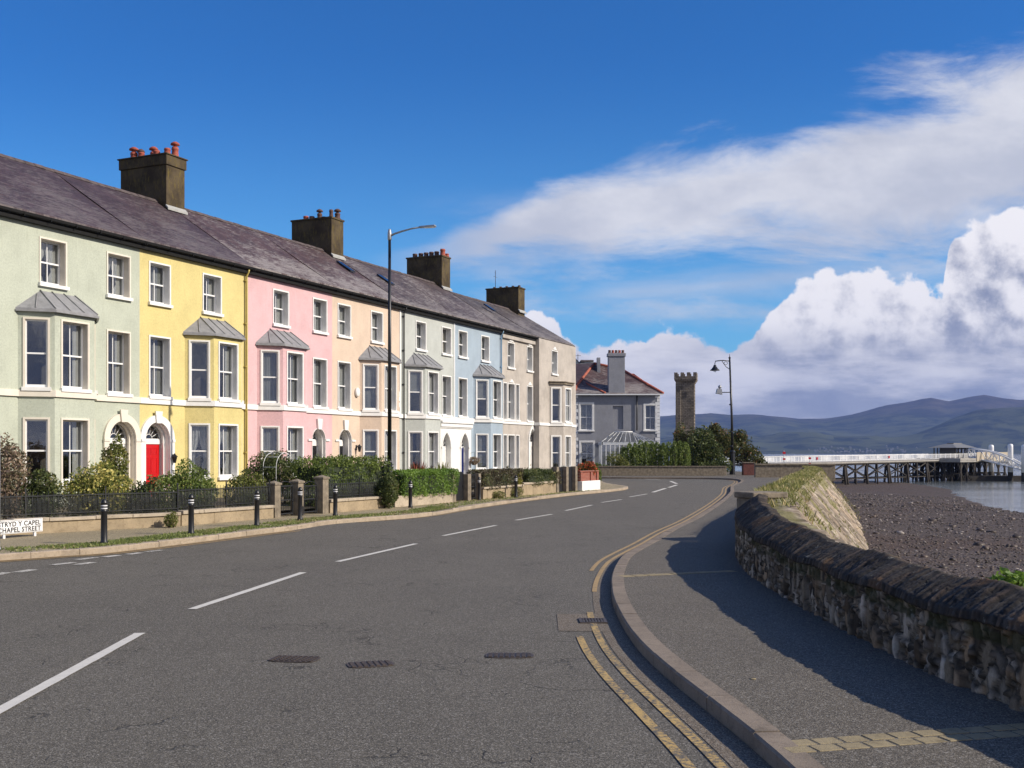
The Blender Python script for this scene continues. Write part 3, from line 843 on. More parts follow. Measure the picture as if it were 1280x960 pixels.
    h=HouseX(); h.root=root; h.W=W; h.X=X; h.cd=cd; h.B0=B0; h.B1=B1
    roof(root,-ext,W,rmat)
    return h

def downpipe(parent,x,mat,y=-.09,z0=.3,z1=EAVE-.1):
    m=MB(); m.tube([(x,y-.14,z1),(x,y-.12,z1-.1),(x,y,z1-.3),(x,y,z0)],.042,8)
    z=z1-.5
    while z>z0: m.lathe([(.055,0),(.055,.07)],8,(x,y,z)); m.box(x-.09,x+.09,y,y+.09,z+.02,z+.045); z-=1.85
    return m.build('downpipe',mat,parent)

W_={'green':render_mat('pale_green_render',(.44,.47,.385)),'yellow':render_mat('yellow_render',(.61,.515,.225)),
 'pink':render_mat('pink_render',(.63,.405,.415)),'peach':render_mat('peach_render',(.60,.475,.37)),
 'grey':render_mat('pale_grey_render',(.44,.46,.43)),'blue':render_mat('sky_blue_render',(.32,.39,.455)),
 'stone':render_mat('roughcast_stone_render',(.43,.39,.345),dirt=.24),'slategrey':render_mat('slate_grey_render',(.27,.275,.30),dirt=.15)}
SL=[slate('purple_slate',(.052,.031,.036),(.036,.023,.027),.34,0),slate('brown_slate',(.070,.038,.036),(.044,.026,.027),.85,5),
    slate('grey_slate',(.064,.044,.041),(.045,.033,.032),.7,11),slate('old_slate',(.066,.052,.046),(.046,.037,.033),.6,17)]
BS=[-.2,6.28,12.77,19.25,25.73,32.2,38.7,44.55,51.1]
hg=house('pale green house with long cream arch doorway at left end of the row',BS[0],BS[1],False,W_['green'],SL[0],surr=M['cream'],door='white',style='arch',bo=.25,ext=7.0,curt=(2,2,5,0,0,5,5,0,5),dc=.93)
hy=house('yellow house with bright red front door under white arch',BS[1],BS[2],True,W_['yellow'],SL[0],door='red',style='arch',curt=(5,4,4,2,0,2,5,0,0),dc=.9)
hp=house('pink house between the yellow and the peach houses',BS[2],BS[3],False,W_['pink'],SL[1],door='black',style='plain',curt=(5,4,4,4,4,5,4,0,0),dc=1.15)
ho=house('peach house with alarm box, right of the pink house',BS[3],BS[4],True,W_['peach'],SL[1],door='black',style='plain',curt=(5,5,5,4,4,5,5,0,0),dc=1.15)
hr=house('pale grey house with left half of the white twin doorway',BS[4],BS[5],False,W_['grey'],SL[2],door='white',style='portico',curt=(4,1,5,1,3,5,5,0,0),dc=1.3)
hb=house('sky blue house with dark blue front door',BS[5],BS[6],True,W_['blue'],SL[2],door='blue',style='portico',curt=(4,4,4,4,3,4,4,0,0),dc=1.05)
# chimneys stand on the party walls and belong to the left house of each pair
tc='terracotta'; pb='pot_brown'
chimney(hy.root,hy.W-.1,pots=[(.25,.25,.62,.15,tc,True),(.3,-.2,.42,.14,tc,False),(.75,.22,.2,.16,tc,False),(1.1,.0,.48,.15,tc,False),(1.45,.2,.5,.15,tc,True),(1.8,-.2,.4,.14,tc,False),(2.1,.1,.42,.13,pb,True),(2.42,0,.55,.16,tc,True)],z1=15.35)
chimney(ho.root,ho.W-.1,cap=False,z1=15.0,pots=[(.2,.3,.45,.15,pb,True),(.35,-.1,.62,.11,pb,False),(.9,0,.2,.15,pb,False),(1.25,.1,.5,.14,pb,True),(1.7,0,.32,.15,pb,False),(2.1,0,.38,.15,tc,False)])
chimney(hb.root,hb.W-.2,cap=False,z1=15.0,pots=[(.2,-.1,.6,.17,tc,False),(.15,.38,.3,.14,tc,False),(.7,0,.46,.16,pb,False),(1.1,0,.46,.16,pb,False),(1.5,0,.44,.16,pb,False),(1.9,0,.42,.16,pb,False),(2.35,0,.42,.16,pb,False)])
M['pipe_yellow']=simple('yellow_painted_pipe',(.45,.36,.1),.5); M['pipe_blue']=simple('blue_painted_pipe',(.22,.36,.5),.5)
downpipe(hy.root,hy.W-.22,M['pipe_yellow']); downpipe(hr.root,.32,M['black']); downpipe(hb.root,hb.W-.1,M['pipe_blue'])
# pale pilaster strips
for h,x,mt in ((hr,.04,'frame'),(hr,hr.W-.06,'frame')):
    m=MB(); m.box(x-.05,x+.05,-.03,-.001,4.21,EAVE-.27); m.build('corner_strip',M[mt],h.root)
# skylights / roof flashings
def skylight(h,x,y,w=.5,l=.9):
    s=RISE/(RB+.28); zf=lambda yy:EAVE+.09+(yy+.28)*s*.98
    m=MB(); m.hull8([(x,y,zf(y)),(x+w,y,zf(y)),(x+w,y+l,zf(y+l)),(x,y+l,zf(y+l))],[(x,y,zf(y)+.08),(x+w,y,zf(y)+.08),(x+w,y+l,zf(y+l)+.08),(x,y+l,zf(y+l)+.08)])
    o=m.build('skylight',M['black'],h.root)
    g=MB(); g.quad((x+.06,y+.06,zf(y+.06)+.083),(x+w-.06,y+.06,zf(y+.06)+.083),(x+w-.06,y+l-.06,zf(y+l-.06)+.083),(x+.06,y+l-.06,zf(y+l-.06)+.083)); g.build('pane',M['glass'],o)
skylight(ho,5.2,2.3); skylight(hr,2.4,2.0)
# wall fittings (things fixed to the walls)
m=MB(); m.lathe([(.17,0),(.19,.03),(.19,.1),(.14,.13),(.02,.14)],14)
o=m.build('alarm_box',M['white'],ho.root,(2.18,-.001,5.15)); o.rotation_euler=(math.pi/2,0,0); o.scale=(1,1.25,1)
m=MB(); m.box(0,.3,-.12,-.001,0,.22); m.box(.02,.26,-.1,-.001,.24,.5); m.box(-.04,.2,-.14,-.001,-.35,-.1)
m.build('meter_box',M['white'],ho.root,(ho.W-.42,0,4.9))
def coach_lamp(parent,x,z,mat='blackiron'):
    m=MB(); m.box(x-.05,x+.05,-.03,-.001,z-.12,z+.14); m.tube([(x,-.03,z),(x,-.12,z+.14),(x,-.2,z+.12)],.014,6)
    m.lathe([(.05,-.12),(.1,.12),(.13,.13),(.05,.2),(.015,.26)],6,(x,-.2,z-.08)); m.build('wall_lamp',M[mat],parent)
coach_lamp(hy.root,hy.cd+.84+.22-.27,1.9); coach_lamp(ho.root,ho.cd+1.0,2.35); 
m=MB(); m.sphere((0,0,0),.1,10,6,(1,.3,1)); m.build('door_plaque',M['black'],hg.root,(hg.cd+.40,.3,1.6))

# ---- the two stone rendered houses at the far end
def stone_house(label,s0,s1,fwd,kind):
    W=s1-s0; root=empty('terraced_house',TW(s0),RZ,label,'terraced house','terraced houses in the row')
    wm=W_['stone']; y=-fwd; S0=s0
    z_g,h_g=.95,2.3; z_1,h_1=4.3,2.35; z_2,h_2=7.75,1.6
    m=MB(); ops=[]; wl=[]
    if kind==0:
        t1=sg(638.5,0)-S0; t2=sg(662,0)-S0; tri=sg(640.5,0)-S0
        ops=[(t1-.5,t1+.5,z_2,z_2+h_2),(t2-.45,t2+.45,z_2,z_2+h_2),(t2-.45,t2+.45,z_1,z_1+h_1)]
        wl=[(t1-.5,z_2,1.0,h_2,1),(t2-.45,z_2,.9,h_2,1),(t2-.45,z_1,.9,h_1,1)]
        for zz,hh in ((z_1,h_1),(z_g,h_g)):
            for (a,w_) in ((-1.42,.5),(-.68,1.0),(.56,.5)):
                ops.append((tri+a,tri+a+w_,zz,zz+hh)); wl.append((tri+a,zz,w_,hh,w_>.6))
        cd=sg(665,0)-S0-.0; ops.append((cd-.55,cd+.55,.32,2.85,'p'))
    else:
        t1=sg(693,y)-S0; ops=[(t1-.5,t1+.5,z_2,z_2+h_2)]; wl=[(t1-.5,z_2,1.0,h_2,1)]
        B0=sg(686,y)-S0; B1=min(W-.05,B0+3.3); db=.8
        ops+= [(B0+.1,B1-.1,.32,3.75),(B0+.1,B1-.1,4.3,6.8)]
    top=EAVE-.45
    wall_panel(m,(0,y),(W,y),0,EAVE-.05,ops)
    m.quad((0,y,0),(0,y,EAVE-.05),(0,9,EAVE-.05),(0,9,0)); m.quad((W,y,0),(W,9,0),(W,9,EAVE-.05),(W,y,EAVE-.05)); m.quad((0,9,0),(0,9,EAVE-.05),(W,9,EAVE-.05),(W,9,0))
    if kind==1: m.poly([(W,0,EAVE-.05),(W,9,EAVE-.05),(W,RB,EAVE+RISE-.35)])
    m.build('wall',wm,root)
    if kind==0:
        c=MB(); c.box(0,W,-.16,-.001,EAVE-.5,EAVE-.27); c.build('cornice',wm,root)
    i=MB(); i.quad((.02,1.4,0),(W-.02,1.4,0),(W-.02,1.4,EAVE-.1),(.02,1.4,EAVE-.1))
    for zz in (3.9,7.2): i.box(.02,W-.02,.3,1.4,zz-.1,zz)
    i.build('interior',M['inside'],root)
    for k,(u,zz,w_,hh,b) in enumerate(wl): window(root,(0,y),0,u,zz,w_,hh,bars=bool(b),cur=(4,5,1,0,5,1,4,5,0,1)[k])
    sc=MB()
    if kind==0:
        band(sc,[(0,0),(W-.001,0)],.07,SZ0+.02,SZ1)
        ds=MB(); arch_lining(ds,cd,.55,.3,2.85,-.02,.4,'p'); arch_surround(ds,cd,.55,.68,.3,2.85,-.06,-.001,'p'); ds.build('doorway_surround',M['white'],root)
        panel_door(root,cd-.45,.13,.42,.9,2.1,M['white'],label='white front door'); fanlight(root,cd,.14,2.85,.5,5,'p')
        j=MB(); j.box(cd-.53,cd-.45,.11,.19,.32,2.85); j.box(cd+.45,cd+.53,.11,.19,.32,2.85); j.box(cd-.45,cd+.45,.11,.19,2.52,2.85); j.build('door_frame',M['white'],root)
        for (t_,zt) in ((t1,z_2+h_2),(t2,z_2+h_2),(t2,z_1+h_1),(tri-.18,z_1+h_1)):
            hh=MB(); hh.hull8([(t_-.35,-.06,zt+.1),(t_+.35,-.06,zt+.1),(t_+.35,-.001,zt+.1),(t_-.35,-.001,zt+.1)],[(t_-.05,-.06,zt+.32),(t_+.05,-.06,zt+.32),(t_+.05,-.001,zt+.32),(t_-.05,-.001,zt+.32)])
            hh.build('hood',M['white'],root)
    else:
        pts=[(B0,y),(B0+db,y-db),(B1-db,y-db),(B1,y)]
        bay=MB(); cl=math.hypot(db,db); fl=B1-B0-2*db
        for k in range(3):
            L=(cl,fl,cl)[k]; w_=(.62,1.0,.62)[k]; c=L/2
            wall_panel(bay,pts[k],pts[k+1],0,6.95,[(c-w_/2,c+w_/2,z_g,z_g+h_g),(c-w_/2,c+w_/2,z_1,z_1+h_1)])
            for (zz,hh) in ((z_g,h_g),(z_1,h_1)): window(root,pts[k],(-math.pi/4,0,math.pi/4)[k],c-w_/2,zz,w_,hh,rd=.12,bars=(k==1),trim=.09,cur=1 if zz<2 else 0)
        bay.poly([(p[0],p[1],6.95) for p in pts]); bay.build('bay',wm,root)
        cc=MB(); band(cc,pts,.12,6.951,7.1,back=.02); band(cc,pts,.2,7.101,7.16,back=.02); cc.poly([(pts[0][0],y,7.15),(pts[1][0],pts[1][1],7.15),(pts[2][0],pts[2][1],7.15),(pts[3][0],y,7.15)]); cc.build('bay_roof',M['stone_pier'],root)
        band(sc,[(0,0),(0,y),(B0,y)]+pts[1:3]+[(B1,y),(W,y)],.07,SZ0+.02,SZ1)
        t_,zt=t1,z_2+h_2; hh=MB(); hh.hull8([(t_-.35,y-.06,zt+.1),(t_+.35,y-.06,zt+.1),(t_+.35,y-.001,zt+.1),(t_-.35,y-.001,zt+.1)],[(t_-.05,y-.06,zt+.32),(t_+.05,y-.06,zt+.32),(t_+.05,y-.001,zt+.32),(t_-.05,y-.001,zt+.32)]); hh.build('hood',M['white'],root)
    sc.build('string_course',M['white'],root)
    roof(root,0 if kind==0 else 0,W+(.12 if kind==1 else 0),SL[3],dz=.3,z_e=EAVE+.0)
    h=HouseX(); h.root=root; h.W=W; h.X=lambda u:u
    return h
sf=sg(667,0)
h7=stone_house('grey brown stone rendered house with triple windows beside the blue house',BS[6],sf,0,0)
h8=stone_house('grey brown end house standing forward with a corner bay',sf,BS[8],.42,1)
chimney(h8.root,h8.W-.72,y0=3.7,y1=6.4,z0=11,z1=14.55,cap=False,pots=[(.2+.52*k,0,.22,.1,'pot_brown',False) for k in range(5)])
# aerial on the end chimney
m=MB(); m.tube([(0,0,0),(0,0,1.5)],.02,6); m.tube([(-.12,0,1.3),(.12,0,1.3)],.012,5); m.tube([(-.3,0,1.0),(.3,0,1.0)],.012,5)
m.build('aerial',M['blackiron'],h8.root,(h8.W-.72,5.9,14.6))
skylight(h7,3.6,2.2,.45,.8)

# ------------------------------------------------------------------ ground levels
def catmull(pts,step=.5):
    P=[Vector((p[0],p[1],p[2] if len(p)>2 else 0)) for p in pts]; out=[]
    for i in range(len(P)-1):
        a=P[max(i-1,0)];b=P[i];c=P[i+1];d=P[min(i+2,len(P)-1)]
        n=max(1,int((c-b).length/step))
        for k in range(n):
            t=k/n
            out.append(.5*((2*b)+(c-a)*t+(2*a-5*b+4*c-d)*t*t+(3*b-a-3*c+d)*t**3))
    out.append(P[-1]); return out
def offset(path,d):
    """offset to the right of travel"""
    out=[]
    for i,p in enumerate(path):
        t=(path[min(i+1,len(path)-1)]-path[max(i-1,0)]); t.z=0; t.normalize()
        out.append(p+Vector((t.y,-t.x,0))*d)
    return out
KR=catmull([(6.5,-22),(4.0,-12),(2.7,-4),(2.15,1.5),(1.86,5),(1.74,7.3),(1.58,8.9),(1.42,10.4),(1.33,12.1),(1.36,14.4),(1.49,16.5),(1.72,18.6),(2.1,21),(2.58,22.9),(3.2,25.1),(4.2,28.9),(5.76,34.3),(8.4,44.5),(11.0,55.4),(13.2,66),(15.6,75),(17.0,82.5),(16.2,86.6),(13.5,88),(8,89.2),(2,92),(-8,97.5),(-30,107),(-60,118)],.4)
KL=catmull([(-40,-2),(-30,4.6),(-20,12.6),(-13.4,18.2),(-10.06,21.3),(-9.17,22.3),(-8.56,22.9),(-7.53,25.4),(-6.6,28.1),(-5.88,30.0),(-5.2,32.4),(-3.48,34.9),(-2.67,36.7),(-1.76,40.2),(-.49,44.5),(1.4,50.0),(3.2,54.6),(4.9,58.2),(6.1,61.3),(6.75,63.8),(6.8,66),(6.4,69.5),(6.2,74),(6.4,80),(5.6,85),(1.5,88.3),(-6,91.6),(-30,101),(-60,111)],.4)
# the land sheet, reaching inland to the horizon
coast=[(14,-40),(9,-14),(7.2,-4),(6.1,1.5),(5.1,5),(4.35,8.6),(4.18,12),(4.25,17),(4.75,21.3),(5.9,26),(7.6,31.5),(10.4,40.5),(14.2,52),(17.9,63),(21.6,75),(24,88),(27,105),(28,120),(20,138),(0,150),(-200,240),(-2500,1500)]
lm=MB(); vs=[(x,y,-.03) for x,y in coast]+[(-9400,1500,-.03),(-9400,-9400,-.03),(60,-9400,-.03)]
lm.add(vs,[tuple(range(len(vs)))])
n=len(coast); lm.add([(x,y,-.03) for x,y in coast]+[(x,y,-4) for x,y in coast],[(i,i+1,n+i+1,n+i) for i in range(n-1)])
M['earth']=simple('dry_earth',(.16,.13,.08),.95,var=.3,scale=.7,bump=.5,bscale=9,bdist=.03)
lm.build('ground',M['earth'],kind='structure')
# road
road=empty('road',(0,0,0),kind='structure')
def strip(mb,a,b,za=0,zb=0):
    vs=[(p.x,p.y,za) for p in a]+[(p.x,p.y,zb) for p in b]; n=len(a)
    mb.add(vs,[(i,i+1,n+i+1,n+i) for i in range(n-1)])
rp=[(p.x,p.y,0) for p in KR]+[(p.x,p.y,0) for p in reversed(KL)]
m=MB(); m.poly(rp+[(-70,-30,0)]); m.build('carriageway',M['asphalt'],road)
m=MB(); strip(m,offset(KR,-.005),offset(KR,-.27),.004,.004); m.build('channel',M['gutter_strip'],road)
def line_on(path,off,w,i0,i1,mat,name,z=.008):
    m=MB(); strip(m,offset(path,off-w/2)[i0:i1],offset(path,off+w/2)[i0:i1],z,z); return m.build(name,mat,road)
def idx(path,y,x=None):
    return min(range(len(path)),key=lambda i:abs(path[i].y-y)+(0 if x is None else abs(path[i].x-x)))
a0=idx(KR,2); a1=idx(KR,85)
gi=idx(KR,13.3)
line_on(KR,-.34,.08,a0,idx(KR,14.9),M['paint_yellow'],'yellow_line'); line_on(KR,-.555,.08,a0,idx(KR,12.9),M['paint_yellow'],'yellow_line')
line_on(KR,-.25,.075,idx(KR,16.6),a1,M['paint_yellow2'],'yellow_line'); line_on(KR,-.43,.075,idx(KR,19.5),a1,M['paint_yellow2'],'yellow_line')
line_on(KL,.36,.1,idx(KL,12.6,-20),idx(KL,30),M['paint_yellow2'],'yellow_line'); line_on(KL,.14,.14,idx(KL,12.6,-20),idx(KL,30),M['paint_yellow2'],'yellow_line'); line_on(KL,.16,.1,idx(KL,33),idx(KL,62),M['paint_yellow2'],'yellow_line')
def dash(p,q,w,mat='paint_white',name='centre_dash',z=.009):
    a=Vector((*G(*p),0)); b=Vector((*G(*q),0)); t=(b-a).normalized(); nn=Vector((t.y,-t.x,0))*w/2
    m=MB(); vs=[]; n=max(2,int((b-a).length/.15))
    for i in range(n+1):
        c=a.lerp(b,i/n); j=1+random.uniform(-.05,.05)
        vs+= [tuple(c-nn*j+Vector((0,0,z))),tuple(c+nn*j+Vector((0,0,z)))]
    m.add(vs,[(2*i,2*i+1,2*i+3,2*i+2) for i in range(n)])
    return m.build(name,M[mat],road)
for p,q in (((-30,905),(175,792)),((240,762),(379,716)),((422,702.5),(520,680)),((554,670),(620,657)),((645,650.5),(690,643)),((707,638.5),(740,631.5)),((752,628.3),(777,624.5)),((787,621.3),(809,617.6))): dash(p,q,.125)
# junction markings round the corner
for p,q in (((816,615.5),(832,610.5)),((836,609.5),(846,606.3)),((846,604.8),(838,601.5)),((825,600),(806,599.2))): dash(p,q,.2)
for p,q in (((97,700),(120,697.3)),((130,696.8),(148,694.6)),((160,693.4),(176,691.3)),((184,690.2),(202,687.8)),((65,706.7),(92,703.5)),((95,706.4),(117,703.4)),((-10,720),(10,716)),((20,716),(42,712.5))): dash(p,q,.2,'paint_old','give_way_dash')

# ironwork in the road
def grate(name,label,cx,cy,w,d,bars,cat,rz=0,frame=.04):
    e=empty(name,(cx,cy,.0),rz,label,cat)
    m=MB(); m.box(-w/2,w/2,-d/2,d/2,.004,.007); m.build('pit',M['pit'],e)
    m=MB(); m.box(-w/2,w/2,-d/2,-d/2+frame,.008,.02); m.box(-w/2,w/2,d/2-frame,d/2,.008,.02); m.box(-w/2,-w/2+frame,-d/2+frame,d/2-frame,.008,.02); m.box(w/2-frame,w/2,-d/2+frame,d/2-frame,.008,.02)
    m.build('frame',M['castiron'],e)
    m=MB()
    for i in range(bars):
        x=-w/2+frame+(w-2*frame)*(i+.5)/bars; m.box(x-.011,x+.011,-d/2+frame,d/2-frame,.008,.018)
    m.box(-w/2+frame,w/2-frame,-.012,.012,.0081,.0172)
    m.build('grid',M['castiron'],e)
    return e
M['pit']=simple('drain_pit',(.01,.01,.01),1); M['castiron']=simple('cast_iron',(.10,.078,.062),.55,metal=.4,var=.3,scale=20)
def cover(label,px,py,w,d,rz):
    x,y=G(px,py); e=empty('manhole_cover',(x,y,0),rz,label,'manhole cover','manhole covers in the road')
    m=MB(); m.prism([(w/2*math.copysign(abs(math.cos(a))**.5,math.cos(a)),d/2*math.copysign(abs(math.sin(a))**.5,math.sin(a))) for a in [2*math.pi*k/24 for k in range(24)]],.004,.009); m.build('plate',M['castiron'],e)
    m=MB()
    nx=int(w/.06); ny=int(d/.06)
    for i in range(nx):
        for j in range(ny):
            xx=-w/2+.05+(w-.1)*i/(nx-1); yy=-d/2+.05+(d-.1)*j/(ny-1)
            if (xx/(w/2))**4+(yy/(d/2))**4<.8: m.box(xx-.018,xx+.018,yy-.018,yy+.018,.009,.018)
    m.build('tread_studs',M['castiron'],e)
cover('rusty oval manhole cover, leftmost of the three in the road',368,824.5,.50,.33,-.15)
cover('worn manhole cover partly sunk in asphalt, middle of the three',463,831,.46,.3,.3)
cover('small neat manhole cover nearest the yellow lines',637,820,.50,.27,0)
gx,gy=G(741,777)
grate('road_gully','rectangular drain grating beside the kerb across the yellow lines',gx,gy,.34,.36,7,'drain grate')
m=MB(); q=[G(696,768),G(745,767.5),G(763,790),G(698,789)]
m.poly([(x,y,.005) for x,y in q]); m.build('patch',M['gutter_strip'],road)

# kerb stones
def kerb(name,path,w,mat,h=.12,side=1,L=.9,drop=None,label=None):
    """stones laid to the right of path when side=1"""
    m=MB(); acc=0; cur=[0]; segs=[]
    for i in range(1,len(path)):
        acc+=(path[i]-path[i-1]).length; cur.append(i)
        if acc>=L: segs.append((cur[0],i)); cur=[i]; acc=0
    outer=offset(path,w*side)
    for k,(a,b) in enumerate(segs):
        pa=path[a:b+1]; pb=outer[a:b+1]; hh=h+random.uniform(-.004,.005)
        if drop and drop(pa[0]): hh=.095
        # shrink ends a little for the joint
        def sh(P):
            P=[p.copy() for p in P]; 
            d=(P[1]-P[0]).normalized(); P[0]+=d*.006; d=(P[-2]-P[-1]).normalized(); P[-1]+=d*.006; return P
        pa=sh(pa); pb=sh(pb); n=len(pa); ch=.018; jx=random.uniform(-.004,.004)
        vs=[]
        for p,q in zip(pa,pb):
            d=(q-p).normalized(); p=p+d*jx
            vs+= [(p.x,p.y,-.02),(p.x,p.y,hh-ch),(p.x+d.x*ch,p.y+d.y*ch,hh),(q.x,q.y,hh),(q.x,q.y,-.02)]
        fs=[]
        for i in range(n-1):
            for j in range(4):
                f=(i*5+j,(i+1)*5+j,(i+1)*5+j+1,i*5+j+1); fs.append(f if side<0 else f[::-1])
        fs+=[tuple(range(5)),tuple((n-1)*5+j for j in range(4,-1,-1))]
        m.add(vs,fs)
    return m.build(name,mat,kind='structure')
kerb('kerb_right',KR,.2,M['kerb'],h=.125)
kerb('kerb_left',KL,-.24,M['kerb_l'],side=1,h=.12,drop=lambda p:(36.2<p.y<38.5) or (45.5<p.y<49))
# sea wall centre line
SW=catmull([(10.5,-14),(8.0,-4.5),(6.2,1),(5.1,4.2),(4.35,7.4),(4.06,9.6),(3.98,12),(4.0,14.7),(4.12,17.5),(4.42,20.0),(4.85,22.2),(5.35,24.2)],.03)
# footways
ZP=.118
kin=offset(KR,.195)
# right: between kerb and sea wall / bank
wl=[(p.x,p.y) for p in SW[::12]]+[(6.0,26),(7.3,31),(10.0,40),(13.7,52),(17.2,63),(20.6,75),(23,84),(25.5,104),(24,118),(14,122),(-10,122),(-60,135)]
i0=idx(KR,-12)
m=MB(); m.poly([(p.x,p.y,ZP) for p in kin[i0:]]+[(x,y,ZP) for x,y in reversed(wl)]); m.build('pavement_right',M['pave'],kind='structure')
kinL=offset(KL,-.235)
gwl=[(-60,-30+6),(-52,-5)]+[(p.x,p.y) for p in (TW(s,-7.2 if s>0 else -5) for s in (-30,-12,-5,1,15,31))]+[tuple(TW(43,-2.2)[:2]),tuple(TW(51.2,-.5)[:2]),tuple(TW(52.2,3)[:2]),tuple(TW(52,9)[:2]),(-30,93),(-60,104)]
m=MB(); m.poly([(x,y,ZP) for x,y in gwl]+[(p.x,p.y,ZP) for p in reversed(kinL)]); m.build('pavement_left',M['pave_l'],kind='structure')
# front gardens
m=MB(); gp=(TW(-32,-2.5),TW(-9.5,-7.15),TW(-5.8,-8.2),TW(-1.2,-9.2),TW(31.9,-9.3),TW(32.3,-7.2),TW(44,-2.9),TW(50.5,-.5),TW(50.5,0),TW(-32,.0))
m.poly([(p.x,p.y,GZ-.02) for p in gp]); m.add([(p.x,p.y,z) for z in (GZ-.02,-.02) for p in gp[4:8]],[(0,4,5,1),(1,5,6,2),(2,6,7,3)]); m.build('garden_ground',M['earth'],kind='structure')

# brick bands across the footway
def setts(name,p,q,rows,L,w=.1,label=None,mat='sett'):
    a=Vector((*G(*p,ZP),0)); b=Vector((*G(*q,ZP),0)); t=(b-a).normalized(); nn=Vector((-t.y,t.x,0)); m=MB(); D=(b-a).length
    for r in range(rows):
        k=-.1*(r%2)
        while k<D:
            x0=max(0,k)+.011; x1=min(D,k+L)-.011
            if x1-x0>.03:
                z=ZP+.003+random.uniform(0,.004); jj=.013
                c=[a+t*x0+nn*(r*w+jj),a+t*x1+nn*(r*w+jj),a+t*x1+nn*((r+1)*w-jj),a+t*x0+nn*((r+1)*w-jj)]
                m.hull8([(v.x,v.y,ZP-.03) for v in c],[(v.x,v.y,z) for v in c])
            k+=L
    m.build(name,M[mat],kind='structure',bevel=.004)
setts('paving_setts',(990,943),(1330,917),2,.20,.165); setts('paving_setts',(779,721.5),(925,714.5),1,.24,.24)
x,y=G(941,849,ZP); m=MB(); m.lathe([(.028,0),(.03,.004),(.012,.007)],10,(0,0,0)); m.build('survey_stud',M['sett'],loc=(x,y,ZP+.001),label='tiny yellow painted stud set in the right hand pavement',cat='stud')

# verge grass along the left kerb
def path_pts(path,n,d0,d1,y0,y1,z=ZP):
    ids=[i for i,p in enumerate(path) if y0<=p.y<=y1]
    ii=rng.choice(ids,n); P=np.array([path[i][:] for i in ii])
    T=np.array([(path[min(i+1,len(path)-1)]-path[i-1]).normalized()[:] for i in ii])
    d=d0+(d1-d0)*rng.random(n)
    P[:,0]+=T[:,1]*d; P[:,1]+=-T[:,0]*d; P[:,:2]+=rng.normal(size=(n,2))*.1; P[:,2]=z
    return P
P1=path_pts(KL,34000,-.25,-1.15,10,40); k=np.sin(P1[:,0]*2.1)+np.sin(P1[:,1]*3.3)+rng.normal(size=len(P1))*.6>-1.1; P1=P1[k]
P2=path_pts(KL,2600,-.3,-1.6,40,58)
g=blades('verge_grass',np.vstack([P1,P2]),.05,M['grass_green'],lean=.7,w=.016,kind='stuff')

# ------------------------------------------------------------------ garden walls, fences, piers (terrace frame, y=-9.4)
GY=-9.5
def gs(px): return sg(px,GY)
def garden_wall(label,px0,px1,h,coping=.09,mat='garden_wall',fence=None,t=.3,cmat='coping_pale',name='garden_wall',ends=None):
    if ends: pA,pB=ends; L=(pB-pA).length; rz=math.atan2((pB-pA).y,(pB-pA).x); pA=pA.copy(); pA.z=.1
    else: s0=gs(px0); L=gs(px1)-s0; pA=TW(s0,GY,.1); rz=RZ
    e=empty(name,pA,rz,label,'wall','low garden walls along the pavement')
    m=MB(); n=max(2,int(L/.4)); 
    for i in range(n):
        a=L*i/n; b=L*(i+1)/n; m.box(a,b,-t/2+random.uniform(-.006,.006),t/2,0,h-coping)
    m.build('wall_base',M[mat],e)
    if coping:
        m=MB(); k=0
        while k<L-.02:
            w=min(random.uniform(.8,1.2),L-k); j=random.uniform(-.012,.012)
            m.box(k+.005,k+w-.005,-t/2-.05,t/2+.05,h-coping+j*.2,h+j); k+=w
        m.build('coping',M[cmat],e,bevel=.012)
    return e,L
def railing(label,px0,px1,z0,h,style=0,net=True,ends=None):
    if ends: pA,pB=ends; L=(pB-pA).length; rz=math.atan2((pB-pA).y,(pB-pA).x); pA=pA.copy(); pA.z=z0
    else: s0=gs(px0); L=gs(px1)-s0; pA=TW(s0,GY,z0); rz=RZ
    e=empty('railing',pA,rz,label,'railing','iron railings on the garden walls')
    m=MB(); m.box(0,L,-.01,.01,.08,.10); m.box(0,L,-.01,.01,h-.14,h-.12)
    k=.05
    while k<L:
        m.tube([(k,0,.0),(k,0,h-.02)],.0055,5); m.sphere((k,0,h),.022,6,4) if style else None
        k+=.13
    m.build('bars',M['blackiron'],e)
    k=0
    while k<L+.01:
        p=MB(); p.box(k-.014,k+.014,-.014,.014,0,h+.05); p.sphere((k,0,h+.06),.022,8,5); p.build('post',M['blackiron'],e); k+=max(1.9,L/max(1,round(L/2.2)))
    if net:
        q=MB(); q.quad((0,.03,.02),(L,.03,.02),(L,.03,h-.1),(0,.03,h-.1)); q.build('netting',M['netting'],e)
    return e
def netting():
    m,nt,b=newmat('windbreak_netting'); b.inputs['Base Color'].default_value=(.02,.022,.022,1); b.inputs['Roughness'].default_value=.9
    out=m.node_tree.nodes['Material Output']; tr=nt.n('ShaderNodeBsdfTransparent'); mx=nt.n('ShaderNodeMixShader')
    f=nt.noise(nt.mapv(nt.obj(),(1,1,2)),2.5,5,.7).step(.3,.7,.40,.80); nt.l(f,mx.inputs[0]); nt.l(tr.outputs[0],mx.inputs[1]); nt.l(b.outputs[0],mx.inputs[2]); nt.l(mx.outputs[0],out.inputs[0]); return m
M['netting']=netting()
